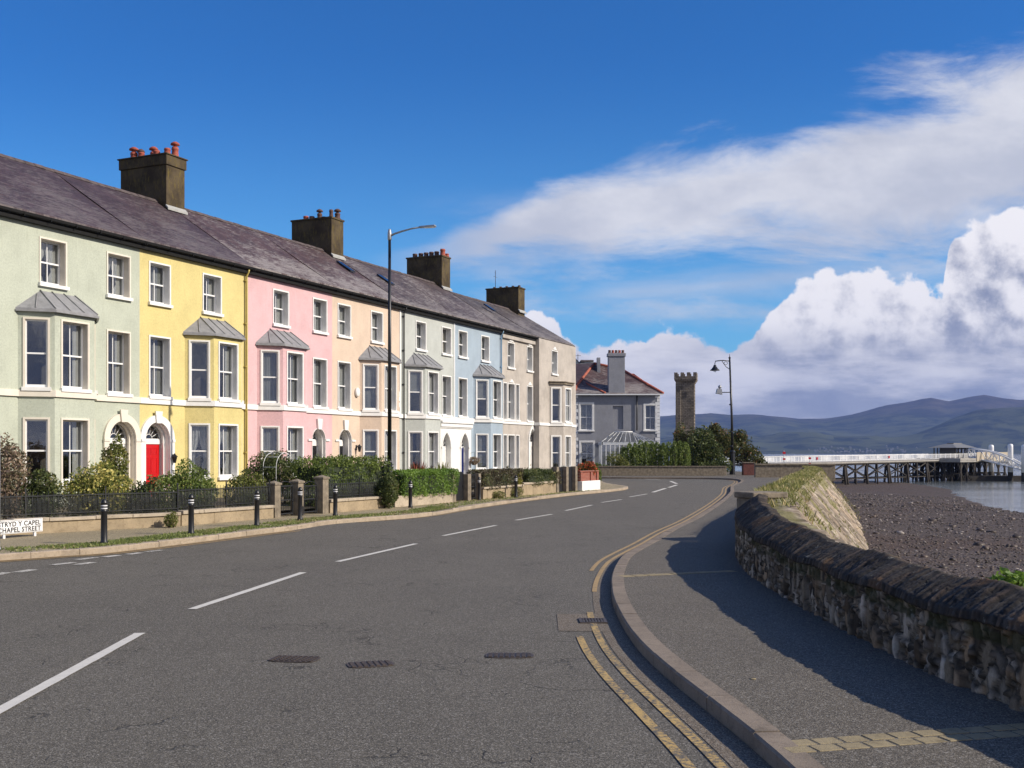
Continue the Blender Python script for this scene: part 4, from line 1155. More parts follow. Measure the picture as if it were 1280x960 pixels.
def pier_(label,px,h,w=.32,cap=True,mat='stone_pier',y=GY,s=None):
    s=gs(px) if s is None else s
    e=empty('gate_pier',TW(s,y,.1),RZ,label,'gate pier','stone piers beside the garden gates')
    m=MB(); m.box(-w/2,w/2,-w/2,w/2,0,h); m.build('shaft',M[mat],e,bevel=.012)
    if cap:
        c=MB(); c.add([(-w/2-.03,-w/2-.03,h),(w/2+.03,-w/2-.03,h),(w/2+.03,w/2+.03,h),(-w/2-.03,w/2+.03,h),(-w/2-.03,-w/2-.03,h+.05),(w/2+.03,-w/2-.03,h+.05),(w/2+.03,w/2+.03,h+.05),(-w/2-.03,w/2+.03,h+.05),(0,0,h+.13)],[(0,3,2,1),(0,1,5,4),(1,2,6,5),(2,3,7,6),(3,0,4,7),(4,5,8),(5,6,8),(6,7,8),(7,4,8)]); c.build('cap',M[mat],e)
    return e
def gate(label,px0,px1,h,mat='blackiron',solid=False):
    s0=gs(px0); L=gs(px1)-s0; e=empty('garden_gate',TW(s0,GY,.14),RZ,label,'gate','garden gates')
    m=MB(); m.box(0,.035,-.02,.02,0,h); m.box(L-.035,L,-.02,.02,0,h)
    for z in (.05,h*.5,h-.04): m.box(.035,L-.035,-.018,.018,z,z+.035)
    m.build('frame',M[mat],e)
    m=MB()
    if solid:
        k=.04
        while k<L-.05: w=min(.11,L-.04-k); m.box(k,k+w-.01,-.012,.012,.02,h-.02+.06*math.sin(math.pi*k/L)); k+=.11
        m.build('boards',M[mat],e)
    else:
        k=.1
        while k<L-.04: m.tube([(k,0,.02),(k,0,h-.01)],.009,5); k+=.11
        n=12; m.tube([(L*i/n,0,h+.12*math.sin(math.pi*i/n)) for i in range(n+1)],.012,5)
        for k in range(3): c=L*(k+.5)/3; m.tube([(c+.06*math.cos(a),0,h*.75+.06*math.sin(a)) for a in [math.pi*2*j/10 for j in range(11)]],.008,5,cap=False)
        m.build('bars',M[mat],e)
    m=MB(); m.box(L-.1,L-.0,-.05,-.021,h*.5-.03,h*.5+.05); m.build('latch',M['black'],e)
    return e
qA,qB,qC=TW(-14,-6.2),TW(gs(222),GY+.0),TW(gs(337),GY)
def g3(px,py): x_,y_=G(px,py,ZP); return Vector((x_,y_,0))
qB=g3(222,657.2); qA=qB+(g3(40,666.8)-qB)*2.6
garden_wall('pale stone coped wall under netting, leftmost, from street sign to the red door',0,0,.40,ends=(qA,qB))
garden_wall('cracked pale stone coped wall ending at the leftmost gate pier',0,0,.42,ends=(qB,qC))
railing('thin iron railing with dark netting at far left before the green house',0,0,.5,.66,ends=(qA,qB))
railing('thin iron railing with dark netting in front of the yellow house',0,0,.52,.68,ends=(qB,qC))
pier_('leftmost weathered gate pier beside the pink house gates',342.5,1.02,.29)
gate('dark iron gate with hoops, between the two leftmost piers',347,366,.95)
pier_('middle gate pier of the three in front of pink house',371.5,1.05,.29)
gate('dark iron gate left of the tallest pier',379,396,.92)
pier_('tallest gate pier with pointed cap right of two iron gates',402,1.15,.33)
garden_wall('low wall with rounded pale coping in front of the dark green hedge',408,489,.46)
railing('scrolled iron railing before the dark green hedge',409,486,.56,.62,style=1,net=True)
garden_wall('rough stone wall under the bright clipped hedge',489,562,.42,coping=0,mat='coping_pale')
pier_('slim pale gate pier at the right end of the bright hedge',564.5,1.12,.28,False)
gate('black boarded gate right of the bright hedge',568,579,1.15,'black',True)
pier_('slim stone pier between the black gate and the iron gate',583,1.12,.30,False)
gate('narrow iron gate left of the long dark hedge',586.5,594,1.05)
pier_('thin brown post left of the long dark hedge',597,1.12,.22,False)
garden_wall('buff garden wall under the long dark hedge',600,650,.55)
garden_wall('buff garden wall beneath the dark shrubs before the stone house',650,691.5,.62)
pier_('slim gate pier at the left of the last black gate',694,1.3,.30,False)
gate('black boarded gate before the end house',697,703,1.2,'black',True)
pier_('slim gate pier between two black gates of the end house',706,1.3,.30,False)
gate('dark grey boarded gate next to the brick planter',709,715,1.2,'black',True)
pier_('last slim gate pier touching the red brick planter',717.5,1.3,.28,False)

# brick planter wall at the corner
def brick_mat():
    m,nt,b=newmat('red_brickwork'); v=nt.obj(); br=nt.n('ShaderNodeTexBrick'); nt.l(nt.mapv(v,(1,1,1),rot=(math.pi/2,0,0)),br.inputs[0]); br.inputs['Scale'].default_value=1
    br.inputs['Brick Width'].default_value=.22; br.inputs['Row Height'].default_value=.075; br.inputs['Mortar Size'].default_value=.007
    br.inputs['Color1'].default_value=(.30,.07,.04,1); br.inputs['Color2'].default_value=(.22,.055,.035,1); br.inputs['Mortar'].default_value=(.3,.2,.15,1)
    nt.l(nt.mix(nt.noise(v,5,4).step(.4,.8)*.4,br.outputs[0],(.12,.05,.04)),b.inputs['Base Color']); b.inputs['Roughness'].default_value=.9
    nt.l(nt.bump(br.outputs['Fac'],-.4,.01),b.inputs['Normal']); return m
M['brick']=brick_mat()
s0=gs(720); e=empty('brick_planter',TW(s0,GY,.1),RZ,'red brick corner wall on a white base, topped by red flowers','wall')
L=gs(743)-s0
m=MB(); m.box(0,L,-.35,.15,0,.52); m.box(L-.3,L,.15,2.6,0,.52); m.build('wall_base',M['white'],e,bevel=.02)
m=MB(); m.box(.0,L,-.2,.05,.52,1.0); m.box(L-.25,L,.05,2.5,.52,1.0); m.build('brickwork',M['brick'],e)
m=MB(); 
for a in (0.02,L*.55,L-.3): m.box(a,a+.28,-.26,-.201,.52,.98)
m.build('buttress',M['brick'],e)
m=MB(); m.box(-.05,L+.05,-.26,.11,1.001,1.06); m.build('coping',M['brick'],e)

# ------------------------------------------------------------------ bollards
def bollard():
    e=empty('bollard',(0,0,0))
    m=MB(); m.lathe([(.085,0),(.085,.05),(.070,.08),(.067,.70),(.073,.71),(.073,.73),(.067,.74),(.067,.88),(.074,.885),(.074,.91),(.06,.93),(.056,.955),(.03,.98),(.01,.985)],16); m.build('post',M['black'],e)
    for z in (.765,.825):
        b=MB(); b.lathe([(.0680,z),(.0690,z+.002),(.0690,z+.026),(.0680,z+.028)],16); b.build('reflective_band',M['band'],e)
    return e
M['band']=simple('reflective_white_band',(.7,.7,.7),.4)
B0_=bollard()
bl=[(130,680,'at the far left, in front of the green house'),(239,668,'in front of the red door'),(321,658,'just left of the leftmost gate pier'),(375,650.5,'in front of the middle gate pier'),(419,645,'in front of the scrolled railing'),(513,634.5,'in front of the bright clipped hedge'),(599,625.5,'beside the narrow iron gate'),(645,622,'in front of the yellow green shrub'),(678,617,'nearest the end house, far right of the row')]
for i,(px,py,w) in enumerate(bl):
    o=B0_ if i==0 else copy_tree(B0_)
    x,y=G(px,py,ZP); o.location=(x,y,ZP-.005); tag(o,'black bollard with white bands '+w,'bollard','bollards along the left kerb')
    o.rotation_euler=(random.uniform(-.012,.012),random.uniform(-.012,.012),0)

# ------------------------------------------------------------------ street name sign and pole
e=empty('street_sign',(*G(32,671,.12),.12),RZ+.02,'white street name sign with black letters on short posts, cut by left edge','sign')
SWD=1.36; m=MB(); m.box(-.86,SWD-.86,-.012,.012,.10,.42); m.build('plate',M['frame'],e,bevel=.004)
m=MB(); m.box(-.84,SWD-.88,-.0145,-.0125,.115,.122); m.box(-.84,SWD-.88,-.0145,-.0125,.398,.405); m.build('border',M['black'],e)
for xx in (-.6,.3):
    m=MB(); m.box(xx-.03,xx+.03,.013,.06,-.02,.36); m.build('post',M['frame'],e)
def text(parent,body,size,loc,mat,width=None):
    c=bpy.data.curves.new('lettering','FONT'); c.body=body; c.size=size; c.extrude=.0015; c.align_x='LEFT'; c.offset=.003; c.space_character=1.08
    o=bpy.data.objects.new('tmp',c); col.objects.link(o); bpy.context.view_layer.update()
    dg=bpy.context.evaluated_depsgraph_get(); me=bpy.data.meshes.new_from_object(o.evaluated_get(dg)); bpy.data.objects.remove(o)
    if width:
        xs=[v.co.x for v in me.vertices]; k=width/(max(xs)-min(xs))
        for v in me.vertices: v.co.x=(v.co.x-min(xs))*k
    me.materials.clear(); me.materials.append(mat)
    t=link('lettering',me,parent,loc); t.rotation_euler=(math.pi/2,0,0); return t
text(e,'STRYD Y CAPEL',.155,(-.80,-.0145,.27),M['black'],1.24); text(e,'CHAPEL STREET',.155,(-.80,-.0145,.135),M['black'],1.24)
x,y=G(-2,688,.12); m=MB(); m.tube([(0,0,0),(0,0,2.3)],.035,10); m.lathe([(.05,0),(.05,.06)],10); m.sphere((0,0,2.3),.045)
m.build('sign_pole',M['grey_metal'],loc=(x,y,.12),label='slim pale pole at the extreme left edge beside the street sign',cat='pole')

# ------------------------------------------------------------------ lamps
x,y=(487-640)/F*40.5,40.5
e=empty('street_lamp',(x,y,.1),0,'tall slim black street lamp with flat silver head before the pale grey house','street lamp')
m=MB(); m.tube([(0,0,0),(0,0,1.6)],.105,14); m.tube([(0,0,1.55),(0,0,1.75)],[.105,.072],14); m.tube([(0,0,1.7),(0,0,9.9)],[.078,.052],14); m.build('column',M['black'],e)
dr=Vector((.97,-.24,0))
m=MB(); m.lathe([(.06,9.85),(.075,9.9),(.075,10.1),(.05,10.25),(.03,10.27)],12)
m.tube([(0,0,10.0)]+[tuple(dr*(1.22*t)+Vector((0,0,10.03+.26*math.sin(t*1.35)))) for t in (.15,.4,.7,1.0)],[.04,.038,.034,.03,.03],8); m.build('arm',M['grey_metal'],e)
m=MB(); b=dr*1.16+Vector((0,0,10.27)); t=dr; nn=Vector((-t.y,t.x,0)); up=Vector((0,0,1))
def pt(a,b_,c): return tuple(b+t*a+nn*b_+up*c)
m.hull8([pt(0,-.05,-.03),pt(.62,-.13,.0),pt(.62,.13,.0),pt(0,.05,-.03)],[pt(0,-.04,.05),pt(.62,-.1,.06),pt(.62,.1,.06),pt(0,.04,.05)])
m.build('lamp_head',M['grey_metal'],e,bevel=.015)
m=MB(); m.hull8([pt(.2,-.07,-.03),pt(.58,-.1,-.02),pt(.58,.1,-.02),pt(.2,.07,-.03)],[pt(.2,-.07,-.012),pt(.58,-.1,-.001),pt(.58,.1,-.001),pt(.2,.07,-.012)]); m.build('lens',M['frame'],e)
m=MB(); m.box(-.05,.05,-.115,-.08,.5,1.1); m.build('door',M['black'],e)

D=100.0; x=(915.5-640)/F*D
e=empty('street_lamp',(x,D,.1),0,'old fashioned black lamp with bell shade and floodlight before the hills','street lamp')
zt=lambda py:EYE+(HZ-py)*D/F
H1=zt(448)-.1
m=MB(); m.lathe([(.28,0),(.28,.12),(.24,.15),(.24,1.95),(.27,2.0),(.27,2.1),(.13,2.25)],8); m.build('plinth',M['black'],e)
m=MB(); m.tube([(0,0,2.1),(-.05,0,5),(-.25,0,H1)],[.13,.11,.075],12)
for z in (2.6,3.9,6.4): m.lathe([(.12,-.06),(.16,-.03),(.16,.03),(.12,.06)],12,(-.02-.02*z,0,z))
m.sphere((-.25,0,H1+.05),.11); m.tube([(-.25,0,H1),(-.25,0,H1+.4)],[.05,.015],6); m.build('column',M['black'],e)
m=MB(); m.tube([(-.25,0,H1-.25),(-.9,0,H1-.18),(-1.55,0,H1-.25),(-1.6,0,H1-.5)],.045,6); m.tube([(-.25,0,H1-1.0),(-.6,0,H1-.75),(-.95,0,H1-.25)],.03,6)
m.tube([(-.6+.16*math.cos(a),0,H1-.45+.14*math.sin(a)) for a in [k*.7 for k in range(10)]],.02,5); m.build('arm',M['black'],e)
m=MB(); m.lathe([(.04,.5),(.12,.42),(.16,.3),(.3,.1),(.42,.0),(.44,-.06),(.38,-.04),(.2,.04)],14,(-1.6,0,H1-1.05)); m.build('lamp_shade',M['black'],e)
m=MB(); m.sphere((-1.6,0,H1-1.06),.17,10,8,(1,1,1.2)); m.build('bulb_glass',M['glass'],e)
m=MB(); m.tube([(-.2,0,H1-3.1),(-1.0,0,H1-3.1)],.04,6); m.build('bracket',M['black'],e)
m=MB(); m.hull8([(-1.5,-.25,H1-3.2),(-.95,-.25,H1-3.3),(-.95,.25,H1-3.3),(-1.5,.25,H1-3.2)],[(-1.4,-.22,H1-2.75),(-1.0,-.22,H1-2.8),(-1.0,.22,H1-2.8),(-1.4,.22,H1-2.75)]); m.sphere((-1.15,0,H1-2.6),.17,8,6); m.build('floodlight',M['grey_metal'],e)

# ------------------------------------------------------------------ sea wall of rubble stone with a pitched slate coping
def lerpt(x,T):
    if x<=T[0][0]: return T[0][1]
    for (a,b),(c,d) in zip(T,T[1:]):
        if x<=c: return b+(d-b)*(x-a)/(c-a)
    return T[-1][1]
def hsh(p,k=0): 
    v=math.sin(p[0]*12.9898+p[1]*78.233+k*37.7)*43758.5453; return v-math.floor(v)
def grid_obj(name,V,C,nu,nv,mat,parent=None,smooth=True,**kw):
    idx_=np.arange(nu*nv).reshape(nu,nv)
    Fc=np.stack([idx_[:-1,:-1],idx_[1:,:-1],idx_[1:,1:],idx_[:-1,1:]],-1).reshape(-1,4)
    me=mesh_np(name,V,Fc,mat,None,smooth)
    if C is not None:
        a=me.color_attributes.new('tone','FLOAT_COLOR','POINT'); C4=np.ones((len(V),4)); C4[:,:3]=C; a.data.foreach_set('color',C4.astype(np.float32).ravel())
    return link(name,me,parent,**kw)
PALW=[(.27,.21,.14),(.42,.35,.26),(.17,.13,.09),(.36,.25,.15),(.30,.25,.19),(.54,.46,.36),(.21,.165,.11)]
PALC=[(.095,.075,.058),(.07,.06,.048),(.12,.092,.068),(.13,.095,.07),(.09,.08,.07),(.06,.055,.05)]
def seawall():
    path=SW; n=len(path)
    prof=[]
    fz=np.linspace(0,1,32)
    V=[];C=[];nv=None
    ocache=[]
    for i,p in enumerate(path):
        t=(path[min(i+1,n-1)]-path[max(i-1,0)]); t.z=0; t.normalize(); r=Vector((t.y,-t.x,0))
        arc=i*.03
        zc=lerpt(p.y,[(0,.95),(13.5,.955),(16.4,1.03),(21,1.20),(24.3,1.2)]); zl=lerpt(p.y,[(0,.70),(14,.68),(21,.80)])
        zc+=.018*math.sin(arc*1.9)+.012*math.sin(arc*4.7); zl+=.02*math.sin(arc*2.7+1)
        row=[]
        for q in fz: row.append((-.24,.05+(zl-.05)*q,0))
        for q in np.linspace(0,1,4)[1:]: row.append((-.24-.075*q,zl+.01*q,1))
        for q in np.linspace(0,1,5)[1:]: row.append((-.315+.02*q,zl+.01+.07*q,1))
        for q in np.linspace(0,1,20)[1:]:
            row.append((-.295+.42*q,zl+.08+(zc-zl-.08)*q**.88,1))
        for q in np.linspace(0,1,6)[1:]: row.append((.125+.16*q,zc-.05*q,1))
        for q in np.linspace(0,1,5)[1:]: row.append((.285,zc-.05-.21*q,1))
        for q in np.linspace(0,1,8)[1:]: row.append((.25,zc-.26-2.2*q,0))
        nv=len(row); s=0; prev=row[0]
        for k,(o,z,kd) in enumerate(row):
            s+=math.hypot(o-prev[0],z-prev[1]); prev=(o,z)
            if kd==0:
                wx=noise.noise(Vector((arc*2.2,z*2.5,3)))*.10; wz=noise.noise(Vector((arc*2.2,z*2.5,9)))*.12
                big=noise.noise(Vector((arc*.8,z*.7,20)))
                sx=.115+.05*big; 
                d,pp=noise.voronoi(Vector(((arc+wx)/.135,(z+wz)/.25,0.)))
                e=min(1,max(0,(d[1]-d[0])*2.6)); c=pp[0]
                if hsh(c,9)<.5:
                    d,pp=noise.voronoi(Vector(((arc+wx)/.062,(z+wz)/.085,7.))); e=min(1,max(0,(d[1]-d[0])*1.7)); c=pp[0]
                disp=.035*e**.35+.075*hsh(c)-.03
                f=noise.noise(Vector((arc*14,z*14,0)))*.010
                tone=PALW[int(hsh(c,1)*6.99)]; br=.7+.6*hsh(c,2)
                m=min(1,e*1.6)**.8; col_=[x*br*m+(1-m)*y for x,y in zip(tone,(.03,.027,.022))]
                if hsh(c,4)<.12: col_=[x*.35 for x in col_]
                o2=o-(disp+f) if o<0 else o+disp; z2=z
            else:
                wx=noise.noise(Vector((arc*1.5,s*2,5)))*.05
                sl=(o+.3)*.55
                d,pp=noise.voronoi(Vector(((arc+wx-sl)/.055,s/.55,4.)))
                e=min(1,max(0,(d[1]-d[0])*2.2)); c=pp[0]
                disp=.020*e**.4+.026*hsh(c,7)-.012+noise.noise(Vector((arc*16,s*16,2)))*.006
                tone=PALC[int(hsh(c,1)*5.99)]; br=.75+.55*hsh(c,3); m=.25+.75*e
                col_=[x*br*m for x in tone]
                mo=noise.noise(Vector((arc*1.1,s*1.3,40)))
                if mo>.42: col_=[a*(1-.5)+b*.5 for a,b in zip(col_,(.17,.095,.045))]
                o2=o-(disp*.6 if o<-.0 else -disp*.4); z2=z+disp*.8
            # broken dark green band under the coping
            if kd==0 and o<0 and z>zl-.13 and noise.noise(Vector((arc*3,z*3,60)))>-.1: col_=[a*.35+b*.65 for a,b in zip(col_,(.035,.045,.015))]
            q_=p+r*o2; V.append((q_.x,q_.y,z2)); C.append(col_)
    e=empty('sea_wall',(4.0,12,0),0,'dark rubble stone sea wall with pitched slate coping, right foreground','wall')
    V=np.array(V)-np.array([4.0,12,0])
    grid_obj('wall_face',V,np.array(C),n,nv,M['rubble'],e,smooth=False)
    # end cap
    k=(n-1)*nv; m=MB(); m.add([tuple(V[k+j]) for j in range(nv)],[tuple(range(nv))]); m.build('wall_end',M['rubble'],e)
seawall()
# concrete block at the wall's end
e=empty('stone_block',(5.62,24.75,.1),R(-70),'square stone block closing the far end of the sea wall','block')
m=MB(); m.box(-.36,.36,-.42,.42,-.2,.98); m.build('block_body',M['stone_pier'],e,bevel=.03)
m=MB(); m.box(-.40,.40,-.46,.46,.981,1.12); m.build('block_cap',M['stone_pier'],e,bevel=.03)

# banked revetment beyond it
CR=catmull([(4.55,16.5),(4.85,20.5),(5.75,24.6),(6.9,29.5),(8.5,35),(10.6,42),(13.6,52),(16.9,63),(20.2,74),(22.6,84)],.12)
def bank():
    n=len(CR); V=[];C=[]; nv=None
    for i,p in enumerate(CR):
        t=(CR[min(i+1,n-1)]-CR[max(i-1,0)]); t.normalize(); r=Vector((t.y,-t.x,0)); arc=i*.12
        row=[(-.5,.05,0),(-.47,.3,0),(-.45,.55,0),(-.42,.8,0),(-.36,.90,0),(-.2,1.0,2),(0,1.04,2),(.2,1.04,2),(.4,1.0,2),(.6,.97,2)]
        wd=lerpt(p.y,[(16,1.2),(24,2.3),(40,2.6),(60,2.5),(84,2.0)])
        zb=-2.1
        for q in np.linspace(0,1,42)[1:]: row.append((.6+wd*q,.98+(zb-.98)*q,1))
        nv=len(row)
        for k,(o,z,kd) in enumerate(row):
            if kd==1 or (kd==2 and p.y<27):
                s=o*1.4
                d,pp=noise.voronoi(Vector(((arc+s*.35)/.20,s/.75,1.))); c=pp[0]
                e=min(1,max(0,(d[1]-d[0])*2.0)); disp=.06*e+.09*hsh(c)-.04
                tone=[(.40,.33,.25),(.52,.44,.35),(.28,.22,.16),(.46,.36,.26)][int(hsh(c,1)*3.99)]; br=.75+.5*hsh(c,2)
                cc=[x*br*(.3+.7*e) for x in tone]
                g=noise.noise(Vector((arc*.5,s*1.1,7)))+ .9*(1-(o-.6)/wd)**2-.35
                if p.y<28: g-=.55*(28-p.y)/8
                if g>.28: cc=[.3*a+.7*b for a,b in zip(cc,(.20,.19,.07))]
                o2=o+disp*.6; z2=z+disp*.8
            elif kd==2: cc=(.14,.15,.055); o2=o; z2=z+.07*noise.noise(Vector((arc*.8,o*3,2)))
            else:
                d,pp=noise.voronoi(Vector((arc/.22,z/.2,8.))); c=pp[0]; e=min(1,(d[1]-d[0])*2); tone=PALW[int(hsh(c,1)*6.99)]
                cc=[x*(.4+.6*e) for x in tone]; o2=o-.04*e; z2=z
            kz=lerpt(p.y,[(16.5,.66),(20,.82),(25,1)]); z2=z2*kz if z2>0 else z2
            if p.y<25 and o<-.1: o2=-.1
            q_=p+r*o2; V.append((q_.x,q_.y,z2)); C.append(cc)
    e=empty('embankment',(6,25,0),0,'grass topped bank of pale pitched stones sloping to the beach','embankment')
    V=np.array(V)-np.array([6,25,0]); grid_obj('stone_slope',V,np.array(C),n,nv,M['revet'],e,smooth=False)
    m=MB(); m.add([tuple(V[j]) for j in range(nv)]+[(V[nv-1][0],V[nv-1][1],-3),(V[0][0],V[0][1],-3)],[tuple(range(nv+2))[::-1]]); m.build('bank_end',M['revet'],e)
    N=15000; ii=(rng.random(N)**1.15*(n-2)).astype(int)+1; off=rng.random(N)**1.3*1.25-.3
    P=[]
    for i,o in zip(ii,off):
        p=CR[i]
        if p.y<22.5 or (p.y<26 and random.random()<.6): continue
        t=(CR[i+1]-CR[i-1]).normalized(); r=Vector((t.y,-t.x,0)); q=p+r*o
        z=1.0 if o<.6 else .98-(o-.6)*1.1
        P.append((q.x,q.y,z-.02))
    g=blades('bank_grass',np.array(P),.15,M['grass_dry'],lean=.5,w=.014,kind='stuff')
    N=4500; ii=(rng.random(N)*(n-2)).astype(int)+1; P=[]
    for i in ii:
        o=.6+2.4*random.random()**1.2; p=CR[i]; arc=i*.12; s=o*1.4
        if noise.noise(Vector((arc*.5,s*1.1,7)))<.10: continue
        t=(CR[i+1]-CR[i-1]).normalized(); r=Vector((t.y,-t.x,0)); q=p+r*o; P.append((q.x,q.y,.98-(o-.6)*1.13))
    blades('slope_grass',np.array(P),.12,M['grass_dry'],lean=.8,w=.014,kind='stuff')
bank()
# far low wall above the beach, red box and a dark parapet
s=[(21.2,84),(25.3,90)]
e=empty('boundary_wall',(20.2,89,0.1),0,'low dark stone wall beyond the grassy bank below the bushes','wall')
m=MB(); m.box(-.5,6.0,-.2,.2,-.3,1.0); m.build('wall_base',M['stone_pier'],e,bevel=.03)
m=MB(); m.box(-.5,6.0,-.28,.28,1.001,1.12); m.build('coping',M['stone_pier'],e)
# left garden leaf sprigs over the sea wall
shrub('bright green sprigs rising behind the sea wall at the right edge',[(0,0,.0,.22,.12,.16),(.38,.1,-.03,.2,.12,.14),(.75,.15,-.02,.25,.12,.16)],.07,M['leaf_bright'],520,loc=(4.62,10.15,.86),name='seaside_plant',cat='plant',stems=True)

# ------------------------------------------------------------------ beach, sea, hills
SEA=-2.6
def coastx(y): return lerpt(y,[(p[1],p[0]) for p in coast[:20]])
def waterx(y): return lerpt(y,[(-40,60),(40,52),(60,46),(77,42.4),(88,40.4),(104,43.5),(117,48),(128,51.5),(140,56),(160,60),(174,61.5),(190,59),(201,53),(212,38),(230,10)])
def beach():
    ys=[-30]; 
    while ys[-1]<230: ys.append(ys[-1]+(.22 if 14<ys[-1]<50 else .5 if ys[-1]<110 and ys[-1]>0 else 1.1))
    us=np.concatenate([np.linspace(0,1,230),np.linspace(1,3,40)[1:]])
    V=[]; 
    for y in ys:
        xc=(coastx(y) if y<138 else coastx(138)-(y-138)*2)-1; xw=waterx(y)+1.5*noise.noise(Vector((y*.12,3,0)))+.8*noise.noise(Vector((y*.5,3,0)))
        for u in us:
            x=xc+(xw-xc)*u
            z=-1.72-.88*min(u,1)**.9 if u<=1 else SEA-(u-1)*.6
            z+=.05*noise.noise(Vector((x*.6,y*.6,0)))*min(1,max(.12,(1-u)*5))+.035*noise.noise(Vector((x*2.7,y*2.7,5)))*min(1,max(.1,(1-u)*5))
            V.append((x,y,z))
    m,nt,b=newmat('shingle')
    v=nt.obj(); s1=nt.vor(v,22,'F1','Color'); e1=nt.vor(v,22,'F1'); s2=nt.vor(v,7,'F1','Color'); e2=nt.vor(v,7)
    sep=nt.n('ShaderNodeSeparateXYZ'); nt.l(s1,sep.inputs[0]); a=S(nt.nt,sep.outputs[0])
    sep2=nt.n('ShaderNodeSeparateXYZ'); nt.l(s2,sep2.inputs[0]); a2=S(nt.nt,sep2.outputs[1])
    big=nt.noise(nt.mapv(v,(.5,1,1)),.11,6,.65); mid=nt.noise(v,.8,6,.7)
    base=nt.ramp(a,[(0,(.025,.017,.013)),(.5,(.080,.054,.038)),(.8,(.14,.103,.078)),(.93,(.25,.20,.165)),(1,(.36,.32,.28))])
    base=nt.mix(a2.step(.45,.95)*.5,base,(.085,.062,.05))
    base=nt.mix(mid.step(.52,.66)*.55,base,(.095,.058,.030))
    base=nt.mix(big.step(.48,.6)*.5,base,(.095,.056,.034))
    base=nt.mix(nt.noise(v,1.7,5,.7).step(.56,.66)*.6,base,(.035,.03,.022))
    nt.l(base,b.inputs['Base Color']); b.inputs['Roughness'].default_value=.75; b.inputs['Specular IOR Level'].default_value=.35
    nt.l(nt.bump(e1*-1,.9,.05,nt.bump(e2*-1+mid,.8,.10)),b.inputs['Normal'])
    M['shingle']=m
    o=grid_obj('beach',np.array(V),None,len(ys),len(us),m,None,smooth=True,kind='structure')
    # loose stones and weed clumps
    mb=[];N=14000
    ico=MB(); ico.sphere((0,0,0),1,6,4); IV=np.array(ico.v); 
    tri=[f if len(f)==4 else (f[0],f[1],f[2],f[2]) for f in ico.f]
    Vs=[];Fs=[];T=[]
    for k in range(N):
        y=20+ (random.random()**2.0)*95; xc=coastx(y)+.8; xw=waterx(y); x=xc+(xw-xc)*random.random()*.98
        if abs(x/y)>.52: x=y*.5*random.random(); 
        if x<xc: continue
        u=(x-xc+1.8)/(xw-xc+1.8); z=-1.72-.88*u**.9
        r=random.choice([.015,.02,.025,.03,.045])*(1+y*.010)
        if random.random()<.007: r=random.uniform(.12,.24)
        sc=np.array([r*random.uniform(.8,1.4),r*random.uniform(.8,1.4),r*random.uniform(.4,.75)])
        a=random.random()*6.28; Q=IV*sc*(1+.25*rng.normal(size=(len(IV),1))*.6)
        Q=np.stack([Q[:,0]*math.cos(a)-Q[:,1]*math.sin(a),Q[:,0]*math.sin(a)+Q[:,1]*math.cos(a),Q[:,2]],1)+np.array([x,y,z+.01])
        Vs.append(Q); Fs.append(np.array([(f[0],f[1],f[2]) for f in ico.f]+[(f[0],f[2],f[3]) for f in ico.f if len(f)==4])+len(IV)*(len(Vs)-1))
        T.append(np.full(len(Fs[-1]),random.random()))
    ms=leafmat('beach_stone',(.035,.027,.019),(.14,.105,.080),(.32,.28,.24),trans=0,p3=.93)
    link('beach_stones',mesh_np('beach_stones',np.vstack(Vs),np.vstack(Fs),ms,np.concatenate(T)),None,kind='stuff')
beach()
m,nt,b=newmat('sea_water'); v=nt.obj()
b.inputs['Base Color'].default_value=(.15,.17,.175,1); b.inputs['Roughness'].default_value=.09; b.inputs['IOR'].default_value=1.33
sepw=nt.n('ShaderNodeSeparateXYZ'); nt.l(v,sepw.inputs[0])
n1=nt.noise(nt.mapv(v,(.35,1,1)),2.2,4,.6); n2=nt.noise(nt.mapv(v,(.3,1,1)),.22,4,.6); n3=nt.noise(nt.mapv(v,(.12,1,1)),.03,4,.6)
nt.l((n3.step(.4,.65))*.12+.05,b.inputs['Roughness'])
nt.l(nt.bump(n1,.6,.08,nt.bump(n2,.5,.5)),b.inputs['Normal'])
me=MB(); me.quad((-9300,-9300,SEA),(9300,-9300,SEA),(9300,9400,SEA),(-9300,9400,SEA)); me.build('sea',m,kind='structure')

